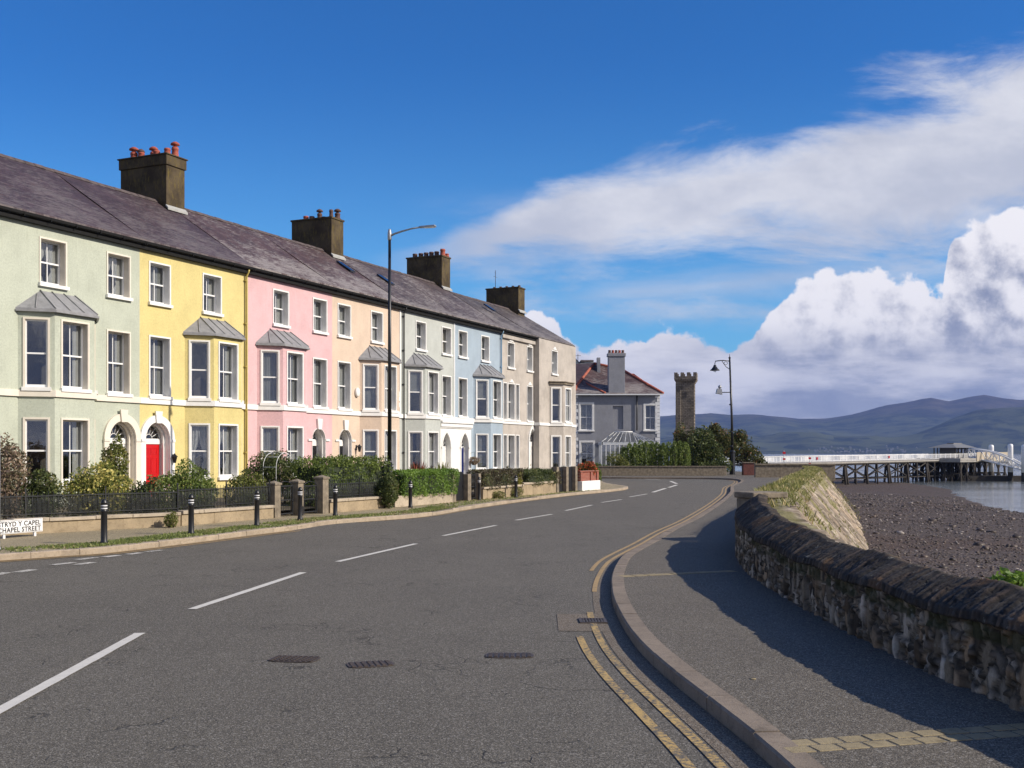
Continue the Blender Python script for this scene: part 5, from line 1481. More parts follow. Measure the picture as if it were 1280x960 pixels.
def hills():
    FAR=[(-900,505),(-300,500),(100,510),(400,515),(700,521),(826,523),(846,519.6),(884,519.6),(911,521.7),(938,519.6),(974,521),(998,523),(1034,522.4),(1066,518),(1102,509),(1132,504.6),(1167,499.6),(1185,502.5),(1209,497),(1232,493.6),(1250,498),(1280,502.5),(1340,507),(1500,500),(1900,512),(2400,520)]
    NEAR=[(-900,540),(400,545),(826,548),(900,541),(960,545),(1020,536),(1070,541),(1110,543),(1134,539),(1160,530),(1190,520),(1227,512),(1255,508),(1280,506),(1400,500),(1700,520),(2400,540)]
    NU=300; ys=np.concatenate([np.linspace(4700,6200,34),np.linspace(6200,9200,60)[1:]])
    us=np.linspace(-900,2400,NU); V=[]
    for y in ys:
        for px in us:
            x=(px-640)/F*y
            h1=2.1+(HZ-lerpt(px,FAR))/F*8300; h2=2.1+(HZ-lerpt(px,NEAR))/F*6000
            a=h1*math.exp(-((y-8300)/1250)**2) if y<8300 else h1*max(0,1-((y-8300)/1500)**2)
            c=h2*math.exp(-((y-6000)/560)**2)
            n=noise.fractal(Vector((x/700,y/700,1)),1.0,2.1,6); rdg=abs(noise.noise(Vector((x/500,y/900,4))))
            h=max(a,c)+.25*min(a,c)*0
            e=min(1,max(0,(y-4700)/500))
            h=h*(1+.0*n)+(n*26-rdg*38)*e*(min(1,h/120)) *(0.35 if abs(y-8300)<120 else 1)
            V.append((x,y,-4+ e*(4+max(0,h)+4*(n+.5))))
    m,nt,b=newmat('hillside'); v=nt.obj()
    geo=nt.n('ShaderNodeSeparateXYZ'); nt.l(v,geo.inputs[0]); z=S(nt.nt,geo.outputs[2])
    n1=nt.noise(v,.0016,6,.65); n2=nt.noise(nt.mapv(v,(1,1.6,1)),.0055,6,.7); f=nt.vor(nt.mapv(v,(1,.8,0)),.006,'F1','Color'); fs=nt.n('ShaderNodeSeparateXYZ'); nt.l(f,fs.inputs[0]); fc=S(nt.nt,fs.outputs[0])
    base=nt.mix(n2.step(.40,.60),(.012,.018,.014),(.07,.078,.040))
    low=(1-z.step(90,230))
    base=nt.mix(low*fc.step(.55,.8)*.7,base,(.085,.095,.045))
    base=nt.mix((z+n1*200-100).step(190,340),base,nt.mix(n2.step(.4,.6),(.038,.032,.032),(.078,.064,.052)))
    cl=nt.noise(nt.mapv(v,(1,1,0),loc=(300,90,0)),.0011,4,.6)
    nt.l(base,b.inputs['Base Color']); b.inputs['Roughness'].default_value=1; b.inputs['Specular IOR Level'].default_value=0
    grid_obj('hills',np.array(V),None,len(ys),NU,m,None,True,kind='structure')
    vm=MB(); 
    for k in range(60):
        px=random.gauss(1065,38) if k<62 else random.uniform(880,1290); y=random.uniform(4950,5350); x=(px-640)/F*y
        i=int((px+900)/3300*(NU-1)); j=int(min(len(ys)-1,np.searchsorted(ys,y))); z=max(V[j*NU+i][2],V[j*NU+i+1][2])
        w=random.uniform(5,9); vm.add([(x,y,z-6),(x+w,y,z-6),(x+w,y+9,z-6),(x,y+9,z-6),(x,y,z+3),(x+w,y,z+3),(x+w,y+9,z+3),(x,y+9,z+3),(x,y+4.5,z+6),(x+w,y+4.5,z+6)],[(0,1,5,4),(1,2,6,5),(3,0,4,7),(2,3,7,6),(4,5,9,8),(6,7,8,9),(5,6,9),(7,4,8)])
    vm.build('far_village',simple('far_white_houses',(.13,.13,.13),.8),kind='stuff')
hills()

# ------------------------------------------------------------------ pier
M['timber']=simple('dark_pier_timber',(.035,.028,.022),.85,var=.5,scale=2)
M['deck']=simple('pier_deck',(.30,.28,.25),.8,var=.2,scale=2)
PA=Vector(((957-640)/F*118,118,0)); 
def PX(px,D): return Vector(((px-640)/F*D,D,0))
pa=PX(985,150); pb=PX(1188,188)
ax=(pb-pa); PLn=ax.length; ax.normalize(); PR=math.atan2(ax.y,ax.x)
e=empty('pier',(pa.x,pa.y,0),PR,'long timber pier with white railing reaching into the strait','pier')
za=EYE-(580.5-HZ)/F*150; zb_=EYE-(575-HZ)/F*188     # underside height at both ends
def dz(x): return za+(zb_-za)*x/PLn
m=MB(); m.hull8([(-14,-2,dz(-14)),(PLn+14,-2,dz(PLn)),(PLn+14,2,dz(PLn)),(-14,2,dz(-14))],[(-14,-2,dz(-14)+.25),(PLn+14,-2,dz(PLn)+.25),(PLn+14,2,dz(PLn)+.25),(-14,2,dz(-14)+.25)]); m.build('deck',M['deck'],e)
m=MB()
for yy in (-1.95,1.95):
    for hh in (.85,.12): m.tube([(-14,yy,dz(-14)+.25+hh),(PLn+8,yy,dz(PLn)+.25+hh)],.045,5)
    k=-14
    while k<PLn+8: m.box(k-.04,k+.04,yy-.04,yy+.04,dz(min(k,PLn))+.3,dz(min(k,PLn))+1.15); k+=1.9
    k=-14
    while k<PLn+8: m.box(k-.045,k+.045,yy-.01,yy+.01,dz(min(k,PLn))+.45,dz(min(k,PLn))+1.08); k+=.26
m.build('railing',M['rail_w'] if 'rail_w' in M else M['frame'],e)
# red lifebelt boxes and lamps along the rail
for k in (4.2,26): 
    m=MB(); m.box(k-.16,k+.16,-2.1,-2.02,dz(k)+.6,dz(k)+.95); m.build('lifebelt_box',M['red_gloss'],e)
seg=[PLn*t for t in (.0,.105,.235,.36,.49,.615,.745,.86,.93,.99)]
tm=[]
for i,x in enumerate(seg):
    m=MB()
    for yy in (-1.7,1.7):
        m.tube([(x,yy*1.25,-4.2),(x,yy,dz(x))],.19,7)
        if i%2==0: m.tube([(x+.9,yy*1.25,-4.2),(x+.35,yy,dz(x))],.17,7)
    m.tube([(x,-2,dz(x)-.2),(x,2,dz(x)-.2)],.16,6); m.tube([(x,-1.8,-1.6),(x,1.8,dz(x)-.4)],.09,6)
    m.build('trestle',M['timber'],e)
    if i<len(seg)-1:
        x2=seg[i+1]; b=MB()
        for yy in (-1.75,1.75):
            b.tube([(x,yy,dz(x)-.25),(x2,yy,-1.55)],.085,5); b.tube([(x,yy,-1.55),(x2,yy,dz(x2)-.25)],.085,5); b.tube([(x,yy,-1.7),(x2,yy,-1.7)],.09,5); b.tube([(x,yy,dz(x)-.15),(x2,yy,dz(x2)-.15)],.15,5)
            xm=(x+x2)/2; b.tube([(xm,yy*1.1,-4.2),(xm,yy,dz(xm))],.12,6)
        b.build('cross_brace',M['timber'],e)
# pier head: dense piles
x0=PLn-8
for ix in range(8):
    m=MB()
    for yy in (-5,-2.5,0,2.5,5):
        xx=x0+ix*2.7+random.uniform(-.3,.3); m.tube([(xx,yy,-4.2),(xx,yy,dz(PLn)-.0)],.17,6); m.tube([(xx-1.2,yy,-2.4),(xx+1.2,yy,dz(PLn)-.3)],.09,5); m.tube([(xx+1.2,yy,-2.2),(xx-1.2,yy,dz(PLn)-.4)],.09,5)
    m.tube([(xx,-5,-1.4),(xx,5,-1.4)],.12,5); m.build('head_piles',M['timber'],e)
zd=dz(PLn)
m=MB(); m.box(x0-1,x0+20,-5.4,5.4,zd-.0,zd+.34); m.box(x0-1,x0+20,-5.4,5.4,zd-.3,zd-.03); m.build('head_deck',M['deck'],e)
m=MB(); m.box(x0+5.5,x0+19,-5.5,-5.41,zd-.15,zd+1.35); m.build('head_screen',simple('buff_boarding',(.42,.36,.27),.8),e)
# shelter on the pier head
sh=empty('pier_shelter',tuple(Vector(TW(0))*0),0)
sh.matrix_world=Matrix.Identity(4)
sh.scale=(.5,.6,.62); sh.location=(pa+ax*(x0+9.4)+Vector((0,0,zd+.35))); sh.rotation_euler=(0,0,PR); tag(sh,'dark pier shelter with low grey hipped roof','shelter')
m=MB(); m.box(-8,6,-3.2,3.2,0,.12); 
for xx in (-7.6,-4.8,-2,.8,3.6,5.6):
    for yy in (-3,3): m.box(xx-.12,xx+.12,yy-.12,yy+.12,0,2.9)
m.build('posts',M['timber'],sh)
m=MB(); m.box(-4.8,5.6,-2.4,2.4,.1,2.8); m.build('cabin',simple('shelter_cabin',(.10,.10,.11),.5),sh)
m=MB(); m.box(-4.6,5.4,-2.46,-2.41,1.2,2.4); m.build('windows',M['glass'],sh)
m=MB(); m.hull8([(-10,-4.2,2.8),(8,-4.2,2.8),(8,4.2,2.8),(-10,4.2,2.8)],[(-4,-1.0,3.9),(4.5,-1.0,3.9),(4.5,1.0,3.9),(-4,1.0,3.9)]); m.box(-3,4,-1,1,3.9,4.15); m.build('roof',simple('shelter_roof',(.17,.17,.17),.6),sh)
# white gangway truss
ga=PX(1213,186); gb=PX(1284,180); gz0=zd+.6; gz1=EYE-(588-HZ)/F*180
g=empty('gangway',(ga.x,ga.y,0),math.atan2((gb-ga).y,(gb-ga).x),'white truss gangway sloping down from the pier head','gangway'); gl=(gb-ga).length
m=MB(); n=9
for yy in (-1,1):
    top=[];bot=[]
    for i in range(n+1):
        t=i/n; zb=gz0+(gz1-gz0)*t; zt_=zb+.75+.95*math.sin(math.pi*min(1,.15+t*.95))**.8*(1 if t<.95 else .4)
        bot.append((gl*t,yy,zb)); top.append((gl*t,yy,zt_))
    m.tube(bot,.14,6); m.tube(top,.12,6)
    for i in range(n+1): m.tube([bot[i],top[i]],.07,5)
    for i in range(n): m.tube([bot[i],top[i+1]] if i%2 else [top[i],bot[i+1]],.07,5)
for i in range(n+1): m.tube([(gl*i/n,-1,gz0+(gz1-gz0)*i/n),(gl*i/n,1,gz0+(gz1-gz0)*i/n)],.08,5)
m.build('truss',M['frame'],g)
m=MB(); m.quad((0,-.95,gz0+.05),(gl,-.95,gz1+.05),(gl,.95,gz1+.05),(0,.95,gz0+.05)); m.build('walkway',M['deck'],g)
# pontoon and mooring piles
p0=PX(1262,184); m=MB(); m.box(-9,14,-2,2,-.45,.45); m.build('pontoon',M['timber'],loc=(p0.x,p0.y,SEA+.4),label='low dark pontoon floating under the gangway end',cat='pontoon')
for px,D_,top,w in ((1239,188,556,'behind the gangway'),(1263,182,555,'in front of the gangway'),(1280,178,556,'at the right edge of the frame')):
    p=PX(px,D_); e=empty('mooring_pile',(p.x,p.y,SEA-1),0,'white topped steel mooring pile '+w,'mooring pile','mooring piles at the pier head')
    h=EYE+(HZ-top)/F*D_-SEA+1
    m=MB(); m.lathe([(.42,0),(.42,2.5)],14); m.build('pile_base',M['timber'],e)
    m=MB(); m.lathe([(.42,2.501),(.42,h-.5),(.4,h-.15),(.25,h),(.01,h+.02)],14); m.build('pile_top',M['frame'],e)
# red marker boards on poles by the pier entrance
for (px,py,D_,lab) in ((980,563,120,'red and white notice on a pole at the landward end of the pier'),(1012,570,135,'small red board on the pier railing by the shore')):
    p=PX(px,D_); zt_=EYE+(HZ-py)/F*D_; e=empty('notice_board',(p.x,p.y,-.5),0,lab,'sign')
    m=MB(); m.tube([(0,0,0),(0,0,zt_+.5)],.04,6); m.build('post',M['grey_metal'],e)
    m=MB(); m.box(-.16,.16,-.08,-.045,zt_+.1,zt_+.35); m.build('board',M['red_gloss'],e)
    m=MB(); m.box(-.14,.14,-.1,-.045,zt_-.55,zt_-.35); m.build('board',M['red_gloss'],e)

# ------------------------------------------------------------------ grey house across the side road
def grey_house():
    D=105.; K=F/D; HX=lambda px:(px-640)/K; HZf=lambda py:EYE+(HZ-py)/K
    e=empty('detached_house',(HX(717),D,.1),0,'slate grey house with white corner stones and red ridge tiles','house')
    x=lambda px:HX(px)-HX(717); z=lambda py:HZf(py)-.1
    Wd=x(824.5); ze=z(492.5); DP=9.
    wins=[(723.8,742,504,539,1.2),(805,821,505.4,538.8,1.05),(724.5,743,551.7,582,1.2)]
    ops=[]
    for (a,b,c,d,_) in wins: ops.append((x(a)+.13,x(b)-.13,z(d)+.1,z(c)-.1))
    nx0,nx1,nz0,nz1=x(766),x(779),z(536.5),z(507.5); ops.append((nx0,nx1,nz0,nz1))
    m=MB(); wall_panel(m,(0,0),(Wd,0),0,ze,ops)
    m.quad((Wd,0,0),(Wd,DP,0),(Wd,DP,ze),(Wd,0,ze)); m.quad((0,0,0),(0,0,ze),(0,DP,ze),(0,DP,0)); m.quad((0,DP,0),(0,DP,ze),(Wd,DP,ze),(Wd,DP,0))
    m.quad((nx0,.14,nz0),(nx1,.14,nz0),(nx1,.14,nz1),(nx0,.14,nz1)); m.quad((nx0,0,nz0),(nx0,.14,nz0),(nx0,.14,nz1),(nx0,0,nz1)); m.quad((nx1,.14,nz0),(nx1,0,nz0),(nx1,0,nz1),(nx1,.14,nz1)); m.quad((nx0,.14,nz1),(nx1,.14,nz1),(nx1,0,nz1),(nx0,0,nz1)); m.quad((nx0,0,nz0),(nx1,0,nz0),(nx1,.14,nz0),(nx0,.14,nz0))
    m.build('wall',W_['slategrey'],e)
    i=MB(); i.quad((.1,1.2,0),(Wd-.1,1.2,0),(Wd-.1,1.2,ze-.1),(.1,1.2,ze-.1)); i.build('interior',M['inside'],e)
    for k,o in enumerate(ops[:3]): window(e,(0,0),0,o[0],o[2],o[1]-o[0],o[3]-o[2],rd=.16,trim=.18,cur=(4,0,0)[k])
    q=MB(); k=0; zz=.1
    while zz<ze-.3:
        w=.42 if k%2 else .26; q.box(-.03,w,-.035,-.001,zz,zz+.3); q.box(Wd-w,Wd+.03,-.035,-.001,zz,zz+.3); q.box(-.035,-.001,-.03,w,zz,zz+.3); q.box(Wd+.001,Wd+.035,-.03,w,zz,zz+.3); zz+=.34; k+=1
    q.build('quoins',M['frame'],e)
    # hipped roof
    zr=z(450); o=.3
    A_=[(-o,-o,ze+.02),(Wd+o,-o,ze+.02),(Wd+o,DP+o,ze+.02),(-o,DP+o,ze+.02)]; r1=(x(747),DP/2,zr); r2=(x(782),DP/2,zr-.55)
    m=MB(); m.quad(A_[0],A_[1],r2,r1); m.poly([A_[1],A_[2],r2]); m.quad(A_[2],A_[3],r1,r2); m.poly([A_[3],A_[0],r1]); m.poly(A_[::-1])
    rf=m.build('roof',SL[1],e)
    t=MB()
    for a,b in ((A_[0],r1),(A_[1],r2),(r1,r2),(A_[3],r1),(A_[2],r2)): t.tube([tuple(Vector(a)+Vector((0,0,.05))),tuple(Vector(b)+Vector((0,0,.05)))],.13,6)
    t.build('ridge_tiles',M['redtile'],rf)
    # front gablet at the left and small roof at the right
    g=MB(); gx0,gx1,gc=x(716),x(756),x(728.5); zg=z(474.6)
    g.poly([(gx0,-o-.02,ze+.05),(gx1,-o-.02,ze+.05),(gc,2.2,zg)]); g.poly([(gx1,-o,ze+.04),(gx1+.6,3,ze+.6),(gc,3.2,zg)]); g.poly([(gc,3.2,zg),(gx0-.2,3.,ze),(gx0,-o,ze+.04)])
    go=g.build('gablet_roof',SL[1],e); t=MB(); 
    for a,b in (((gx0,-o,ze+.1),(gc,2.2,zg+.05)),((gx1,-o,ze+.1),(gc,2.2,zg+.05)),((gc,2.2,zg+.05),(gc,4,zg+.05))): t.tube([a,b],.11,6)
    t.build('ridge_tiles',M['redtile'],go)
    g=MB(); a0,a1=x(780),x(812); zs=z(465)
    g.quad((a0,4.2,zs),(x(798),4.2,zs),(a1,7,z(480)),(a0,7,z(480))); g.quad((a0,1.2,z(484)),(a1,1.2,z(481)),(x(798),4.2,zs),(a0,4.2,zs)); g.poly([(a1,1.2,z(481)),(a1,7,z(480)),(x(798),4.2,zs)]); ro=g.build('rear_roof',SL[1],e)
    t=MB(); t.tube([(a0,4.2,zs+.05),(x(798),4.2,zs+.05)],.11,6); t.tube([(x(798),4.2,zs+.05),(a1,1.2,z(481)+.05)],.11,6); t.build('ridge_tiles',M['redtile'],ro)
    # chimney stack on the front wall
    c=MB(); cx0,cx1=x(760.5),x(781); c.box(cx0,cx1,-.14,.9,ze-.15,z(445.5)); c.box(cx0-.08,cx1+.08,-.22,.98,z(445.5)+.0,z(441.5)); c.hull8([(cx0-.05,-.13,.2),(cx1+.2,-.13,.2),(cx1+.2,-.001,.2),(cx0-.05,-.001,.2)],[(cx0,-.13,.3),(cx1,-.13,.3),(cx1,-.001,.3),(cx0,-.001,.3)]) if 0 else None
    co=c.build('chimney',W_['slategrey'],e,bevel=.02)
    for k in range(5): pot(co,cx0+.15+k*(cx1-cx0-.3)/4,.4,z(441.5),.42,.13,M['terracotta'] if k%2 else M['pot_brown'])
    c=MB(); c.box(x(750),x(754),3.4,4.3,ze+1,z(443)); c.build('chimney',W_['slategrey'],e)
    g=MB(); g.box(-o,Wd+o,-o-.1,-o+.02,ze-.12,ze+.0); g.build('gutter',M['frame'],e)
    dpx=x(796); dp=MB(); dp.tube([(dpx,-.1,ze-.1),(dpx,-.1,z(538))],.055,6); dp.build('downpipe',M['black'],e)
    # neighbouring rear wing to the left, dark roof
    w=empty('terraced_house',(HX(640),118,.1),0,'dark slate roofed house glimpsed behind the end of the row','house')
    K2=F/118.; X2=lambda px:(px-640)/K2; Z2=lambda py:EYE+(HZ-py)/K2-.1
    m=MB(); m.box(X2(640),X2(750),0,9,0,Z2(487)); m.build('wall',W_['stone'],w)
    m=MB(); m.quad((X2(640),-.3,Z2(489)),(X2(752),-.3,Z2(487)),(X2(748),4.5,Z2(449)),(X2(640),4.5,Z2(456))); m.quad((X2(748),4.5,Z2(449)),(X2(752),9.3,Z2(487)),(X2(640),9.3,Z2(487)),(X2(640),4.5,Z2(456))); m.poly([(X2(752),-.3,Z2(487)),(X2(752),9.3,Z2(487)),(X2(748),4.5,Z2(449))]); m.build('roof',SL[0],w)
    K3=F/150.; X3=lambda px:(px-640)/K3; Z3=lambda py:EYE+(HZ-py)/K3-.1
    w=empty('rear_house',(X3(640),150,.1),0,'pale gable and aerial rising behind the dark slate roof','house')
    m=MB(); m.poly([(X3(680),0,0),(X3(742),0,0),(X3(742),0,Z3(452)),(X3(724),0,Z3(454)),(X3(710),0,Z3(437.5)),(X3(680),0,Z3(452))]); m.poly([(X3(742),0,0),(X3(742),9,0),(X3(742),9,Z3(452)),(X3(742),0,Z3(452))]); m.build('wall',W_['grey'],w)
    m=MB(); m.quad((X3(709),-.2,Z3(437)),(X3(726),-.2,Z3(455)),(X3(726),9,Z3(455)),(X3(709),9,Z3(437))); m.quad((X3(709),-.2,Z3(437)),(X3(709),9,Z3(437)),(X3(678),9,Z3(453)),(X3(678),-.2,Z3(453))); m.box(X3(726),X3(742),-.1,9,Z3(452),Z3(450)); m.build('roof',SL[0],w)
    m=MB(); xx=X3(723.5); m.tube([(xx,2,Z3(455)),(xx,2,Z3(441))],.04,5); m.tube([(xx-.4,2,Z3(443)),(xx+.4,2,Z3(443))],.03,5); m.build('aerial',M['blackiron'],w)
    # glass roofed conservatory
    Dc=101.; Kc=F/Dc; Xc=lambda px:(px-640)/Kc; Zc=lambda py:EYE+(HZ-py)/Kc-.1
    c=empty('conservatory',(Xc(752),Dc,.1),0,'conservatory with white ribbed glass roof in front of the grey house','conservatory')
    ox=Xc(752); xl,xr=0,Xc(819)-ox; apx=Xc(795.6)-ox; ap0=Xc(772)-ox; ze2=Zc(552.5); za2=Zc(539.5)
    m=MB(); m.box(xl,xr,0,3.8,0,.7); m.build('wall',M['stone_pier'],c)
    m=MB(); m.box(xl,xr,-.03,.1,ze2-.25,ze2); m.box(xl,xr,-.02,.1,.7,.8); m.box(xl-.03,xl+.1,-.03,3.8,ze2-.25,ze2)
    n=12
    for i in range(n+1): xx=xl+(xr-xl)*i/n; m.box(xx-.04,xx+.04,-.02,.08,.8,ze2-.25)
    for yy in (1,2,3): m.box(xl-.02,xl+.06,yy-.04,yy+.04,.8,ze2-.25)
    for i in range(6): 
        xa=xl+(apx-xl)*i/6; m.tube([(xa,-.1,ze2+.03),(ap0+(apx-ap0)*i/6,3.5,za2+.03)],.02,5)
    for i in range(6): 
        xa=apx+(xr-apx)*i/5; m.tube([(xa,-.1,ze2+.03),(apx,3.2,za2+.03)],.02,5)
    m.tube([(ap0,3.5,za2+.03),(apx,3.3,za2+.04)],.06,5)
    m.build('frame',M['frame'],c)
    m=MB(); m.quad((xl,-.1,ze2),(apx,-.1,ze2),(apx,3.3,za2),(ap0,3.5,za2)); m.poly([(apx,-.1,ze2),(xr,-.1,ze2),(apx,3.3,za2)]); m.poly([(xr,-.1,ze2),(xr,3.8,ze2),(apx,3.3,za2)]); m.poly([(xl,3.8,ze2),(xl,-.1,ze2),(ap0,3.5,za2)])
    m.quad((xl,.02,.8),(xr,.02,.8),(xr,.02,ze2-.2),(xl,.02,ze2-.2)); m.build('glazing',M['glass'],c)
M['redtile']=simple('red_ridge_tile',(.36,.10,.06),.8,var=.25,scale=4)
grey_house()

# ------------------------------------------------------------------ old stone tower
def tower():
    D=130.; K=F/D; X=lambda px:(px-640)/K; Z=lambda py:EYE+(HZ-py)/K
    e=empty('stone_tower',(X(860),D+1.5,0),R(-12),'slim square stone tower with battlements rising above the bushes','tower')
    m,nt,b=newmat('tower_stone'); v=nt.obj(); br=nt.n('ShaderNodeTexBrick'); nt.l(nt.mapv(v,(1,1,1),rot=(math.pi/2,0,0)),br.inputs[0]); br.inputs['Scale'].default_value=1
    br.inputs['Brick Width'].default_value=.42; br.inputs['Row Height'].default_value=.2; br.inputs['Mortar Size'].default_value=.02; br.inputs['Color1'].default_value=(.24,.205,.165,1); br.inputs['Color2'].default_value=(.12,.105,.09,1); br.inputs['Mortar'].default_value=(.05,.04,.03,1)
    base=nt.mix(nt.noise(v,1.3,5,.7).step(.4,.65)*.6,br.outputs[0],(.25,.21,.16)); nt.l(base,b.inputs['Base Color']); b.inputs['Roughness'].default_value=.95
    nt.l(nt.bump(nt.noise(v,6,4,.7),.9,.08),b.inputs['Normal']); w=1.05
    m_=m
    c=MB(); c.box(-w,w,-w,w,0,Z(478)); c.box(-w-.12,-w+.5,-w-.12,-w+.5,0,Z(476)); c.build('shaft',m_,e,bevel=.05)
    c=MB(); c.hull8([(-w,-w,Z(479)),(w,-w,Z(479)),(w,w,Z(479)),(-w,w,Z(479))],[(-w-.28,-w-.28,Z(474.5)),(w+.28,-w-.28,Z(474.5)),(w+.28,w+.28,Z(474.5)),(-w-.28,w+.28,Z(474.5))])
    c.box(-w-.28,w+.28,-w-.28,w+.28,Z(474.4),Z(470)); 
    q=w+.28
    for sx in range(4):
        a=-q+sx*(2*q-.42)/3
        for (yy0,yy1) in ((-q,-q+.3),(q-.3,q)): c.box(a,a+.42,yy0,yy1,Z(470),Z(465.2))
        for (xx0,xx1) in ((-q,-q+.3),(q-.3,q)): c.box(xx0,xx1,a+.001,a+.421,Z(470),Z(465.25))
    c.build('battlements',m_,e,bevel=.03)
    c=MB(); c.hull8([(-w-.8,-w-.5,0),(w+.9,-w-.5,0),(w+.9,w,0),(-w-.8,w,0)],[(-w-.25,-w-.2,Z(537)),(w+.15,-w-.2,Z(537)),(w+.15,w,Z(537)),(-w-.25,w,Z(537))]); c.build('base',m_,e,bevel=.1)
    c=MB(); c.box(-.14,.14,-w-.02,-w-.001,Z(497),Z(490)); c.build('slit_window',M['inside'],e)
tower()

# ------------------------------------------------------------------ planting
def garden_shrub(label,px0,px1,pyt,k,mat,n,size,z0=None,depth=None,lobes=3,amp=.13,cat='shrub',name='shrub',group=None,seed=0,low=.0):
    pc=(px0+px1)/2; s=sg(pc,GY+k); p=TW(s,GY+k); d=p.y
    H=EYE+(HZ-pyt)/F*d; z0=GZ-.05 if z0 is None else z0; H-=z0
    w=(px1-px0)/F*d/2; dp=depth or min(w*.8,1.2)
    R_=random.Random(seed*7+int(px0)+3); blobs=[]
    for i in range(lobes):
        t=(i+.5)/lobes*2-1; hh=H*(1-.16*abs(t)-R_.uniform(0,.12)) if lobes>1 else H
        if lobes>1 and i==lobes//2: hh=H
        blobs.append((t*w*.66,R_.uniform(-.2,.2)*dp,hh*.52+low,w/lobes*1.35 if lobes>1 else w,dp,hh*.5))
    return shrub(label,blobs,size,mat,n,loc=(p.x,p.y,z0),rz=0,cat=cat,name=name,group=group,amp=amp)
garden_shrub('tall brownish flowering shrub at the extreme left edge',-34,42,541,3.4,M['leaf_brown'],5200,.085,lobes=3)
garden_shrub('dark leafy shrub behind the netting under the first bay window',28,80,585,2.6,M['leaf_dark'],3000,.08,lobes=3)
garden_shrub('variegated yellow and green rounded shrub before the green house',76,172,579,1.9,M['leaf_varieg'],6500,.085,lobes=4,amp=.16)
garden_shrub('upright light green shrub hiding the lower part of the cream doorway',122,160,545,3.6,M['leaf_olive'],3600,.09,lobes=2)
garden_shrub('rounded mid green shrub in front of the red door',192,276,577,1.4,M['leaf_mid'],5600,.08,lobes=3)
garden_shrub('low dark shrub between the red door shrub and the railing',160,205,597,.8,M['leaf_dark'],2200,.08,lobes=2)
garden_shrub('small olive shrub behind the railing left of the leftmost pier',276,340,588,1.0,M['leaf_olive'],3400,.075,lobes=3)
garden_shrub('big dark green shrub growing around the white garden arch',296,386,562,3.4,M['leaf_dark'],7600,.085,lobes=4,amp=.16)
garden_shrub('green shrub behind the middle gate pier',366,400,592,1.5,M['leaf_mid'],2200,.075,lobes=2)
def garden_hedge(label,px0,px1,pyt,k,mat,n,size,D=.9,z0=None,zb=.0,rag=.03,group=None):
    s0=sg(px0,GY+k); s1=sg(px1,GY+k); p=TW(s0,GY+k); d=TW((s0+s1)/2,GY+k).y; z0=GZ-.05 if z0 is None else z0
    H=EYE+(HZ-pyt)/F*d-z0
    return hedge(label,s1-s0,D,H,size,mat,n,(p.x,p.y,z0),RZ,z0=zb,rag=rag)
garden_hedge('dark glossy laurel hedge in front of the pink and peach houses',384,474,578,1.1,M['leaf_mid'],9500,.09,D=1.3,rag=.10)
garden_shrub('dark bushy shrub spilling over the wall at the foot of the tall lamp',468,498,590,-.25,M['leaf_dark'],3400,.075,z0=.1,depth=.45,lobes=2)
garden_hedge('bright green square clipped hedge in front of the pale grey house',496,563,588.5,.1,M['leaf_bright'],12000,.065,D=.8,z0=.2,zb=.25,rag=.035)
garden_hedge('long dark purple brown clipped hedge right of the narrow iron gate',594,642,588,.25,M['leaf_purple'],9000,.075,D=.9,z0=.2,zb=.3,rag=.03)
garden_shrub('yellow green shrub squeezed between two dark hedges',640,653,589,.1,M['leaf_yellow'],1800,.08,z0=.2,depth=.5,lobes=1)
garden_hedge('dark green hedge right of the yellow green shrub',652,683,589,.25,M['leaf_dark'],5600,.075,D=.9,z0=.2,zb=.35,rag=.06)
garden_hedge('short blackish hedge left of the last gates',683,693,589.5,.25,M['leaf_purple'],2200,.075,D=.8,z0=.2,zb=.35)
# strap leaved plants
def strap(label,px,pyt,k,mat,n,spread=1.0,cat='plant'):
    s=sg(px,GY+k); p=TW(s,GY+k); H=EYE+(HZ-pyt)/F*p.y-GZ; e=empty('strap_leaved_plant',(p.x,p.y,GZ-.05),0,label,cat)
    V=[];Fc=[];T=[]
    for i in range(n):
        a=random.random()*6.28; r=random.random(); out=spread*(.25+.75*r); h=H*(1.05-.55*r**2)
        pv=None
        base=len(V); m_=5
        for j in range(m_+1):
            t=j/m_; w=.035*(1-t**2)+.004; x=math.cos(a)*out*t; y=math.sin(a)*out*t; z=h*(t*1.25-.35*t*t*(1+r*.6))
            V+=[(x-math.sin(a)*w,y+math.cos(a)*w,z),(x+math.sin(a)*w,y-math.cos(a)*w,z)]
        for j in range(m_): Fc.append((base+2*j,base+2*j+1,base+2*j+3,base+2*j+2)); T.append(random.random())
    link('leaves',mesh_np('leaves',np.array(V),np.array(Fc),mat,np.array(T)),e)
strap('red bronze spiky plant behind the bright hedge',524,572,1.6,M['leaf_red'],110,1.0)
strap('green spiky plant behind the right end of the bright hedge',553,573,2.0,M['leaf_olive'],110,.9)
garden_shrub('low purple shrub between the red and green spiky plants',532,548,582,1.3,M['leaf_purple'],1200,.06,lobes=1)
garden_shrub('spindly dark climber in front of the blue house window',624,641,580,2.5,M['leaf_purple'],420,.08,lobes=2)
garden_shrub('small bluish plant behind the fence near the leftmost pier',300,332,612,.35,M['leaf_mid'],900,.05,lobes=2)
garden_shrub('orange red flowers filling the brick corner planter',719,746,577,.3,M['flower_red'],4200,.09,z0=.75,depth=.5,lobes=2,cat='flowers',name='flower_bed')
garden_shrub('green plants beside the orange red flowers at the corner',740,752,583,1.2,M['leaf_mid'],1400,.08,z0=.2,lobes=1)
garden_shrub('white flowers spilling by the end house bay',698,711,583,1.5,M['flower_white'] if 'flower_white' in M else leafmat('white_flower',(.1,.14,.05),(.14,.2,.06),(.75,.74,.7),p3=.35),900,.08,lobes=1,cat='flowers',name='flower_bed')
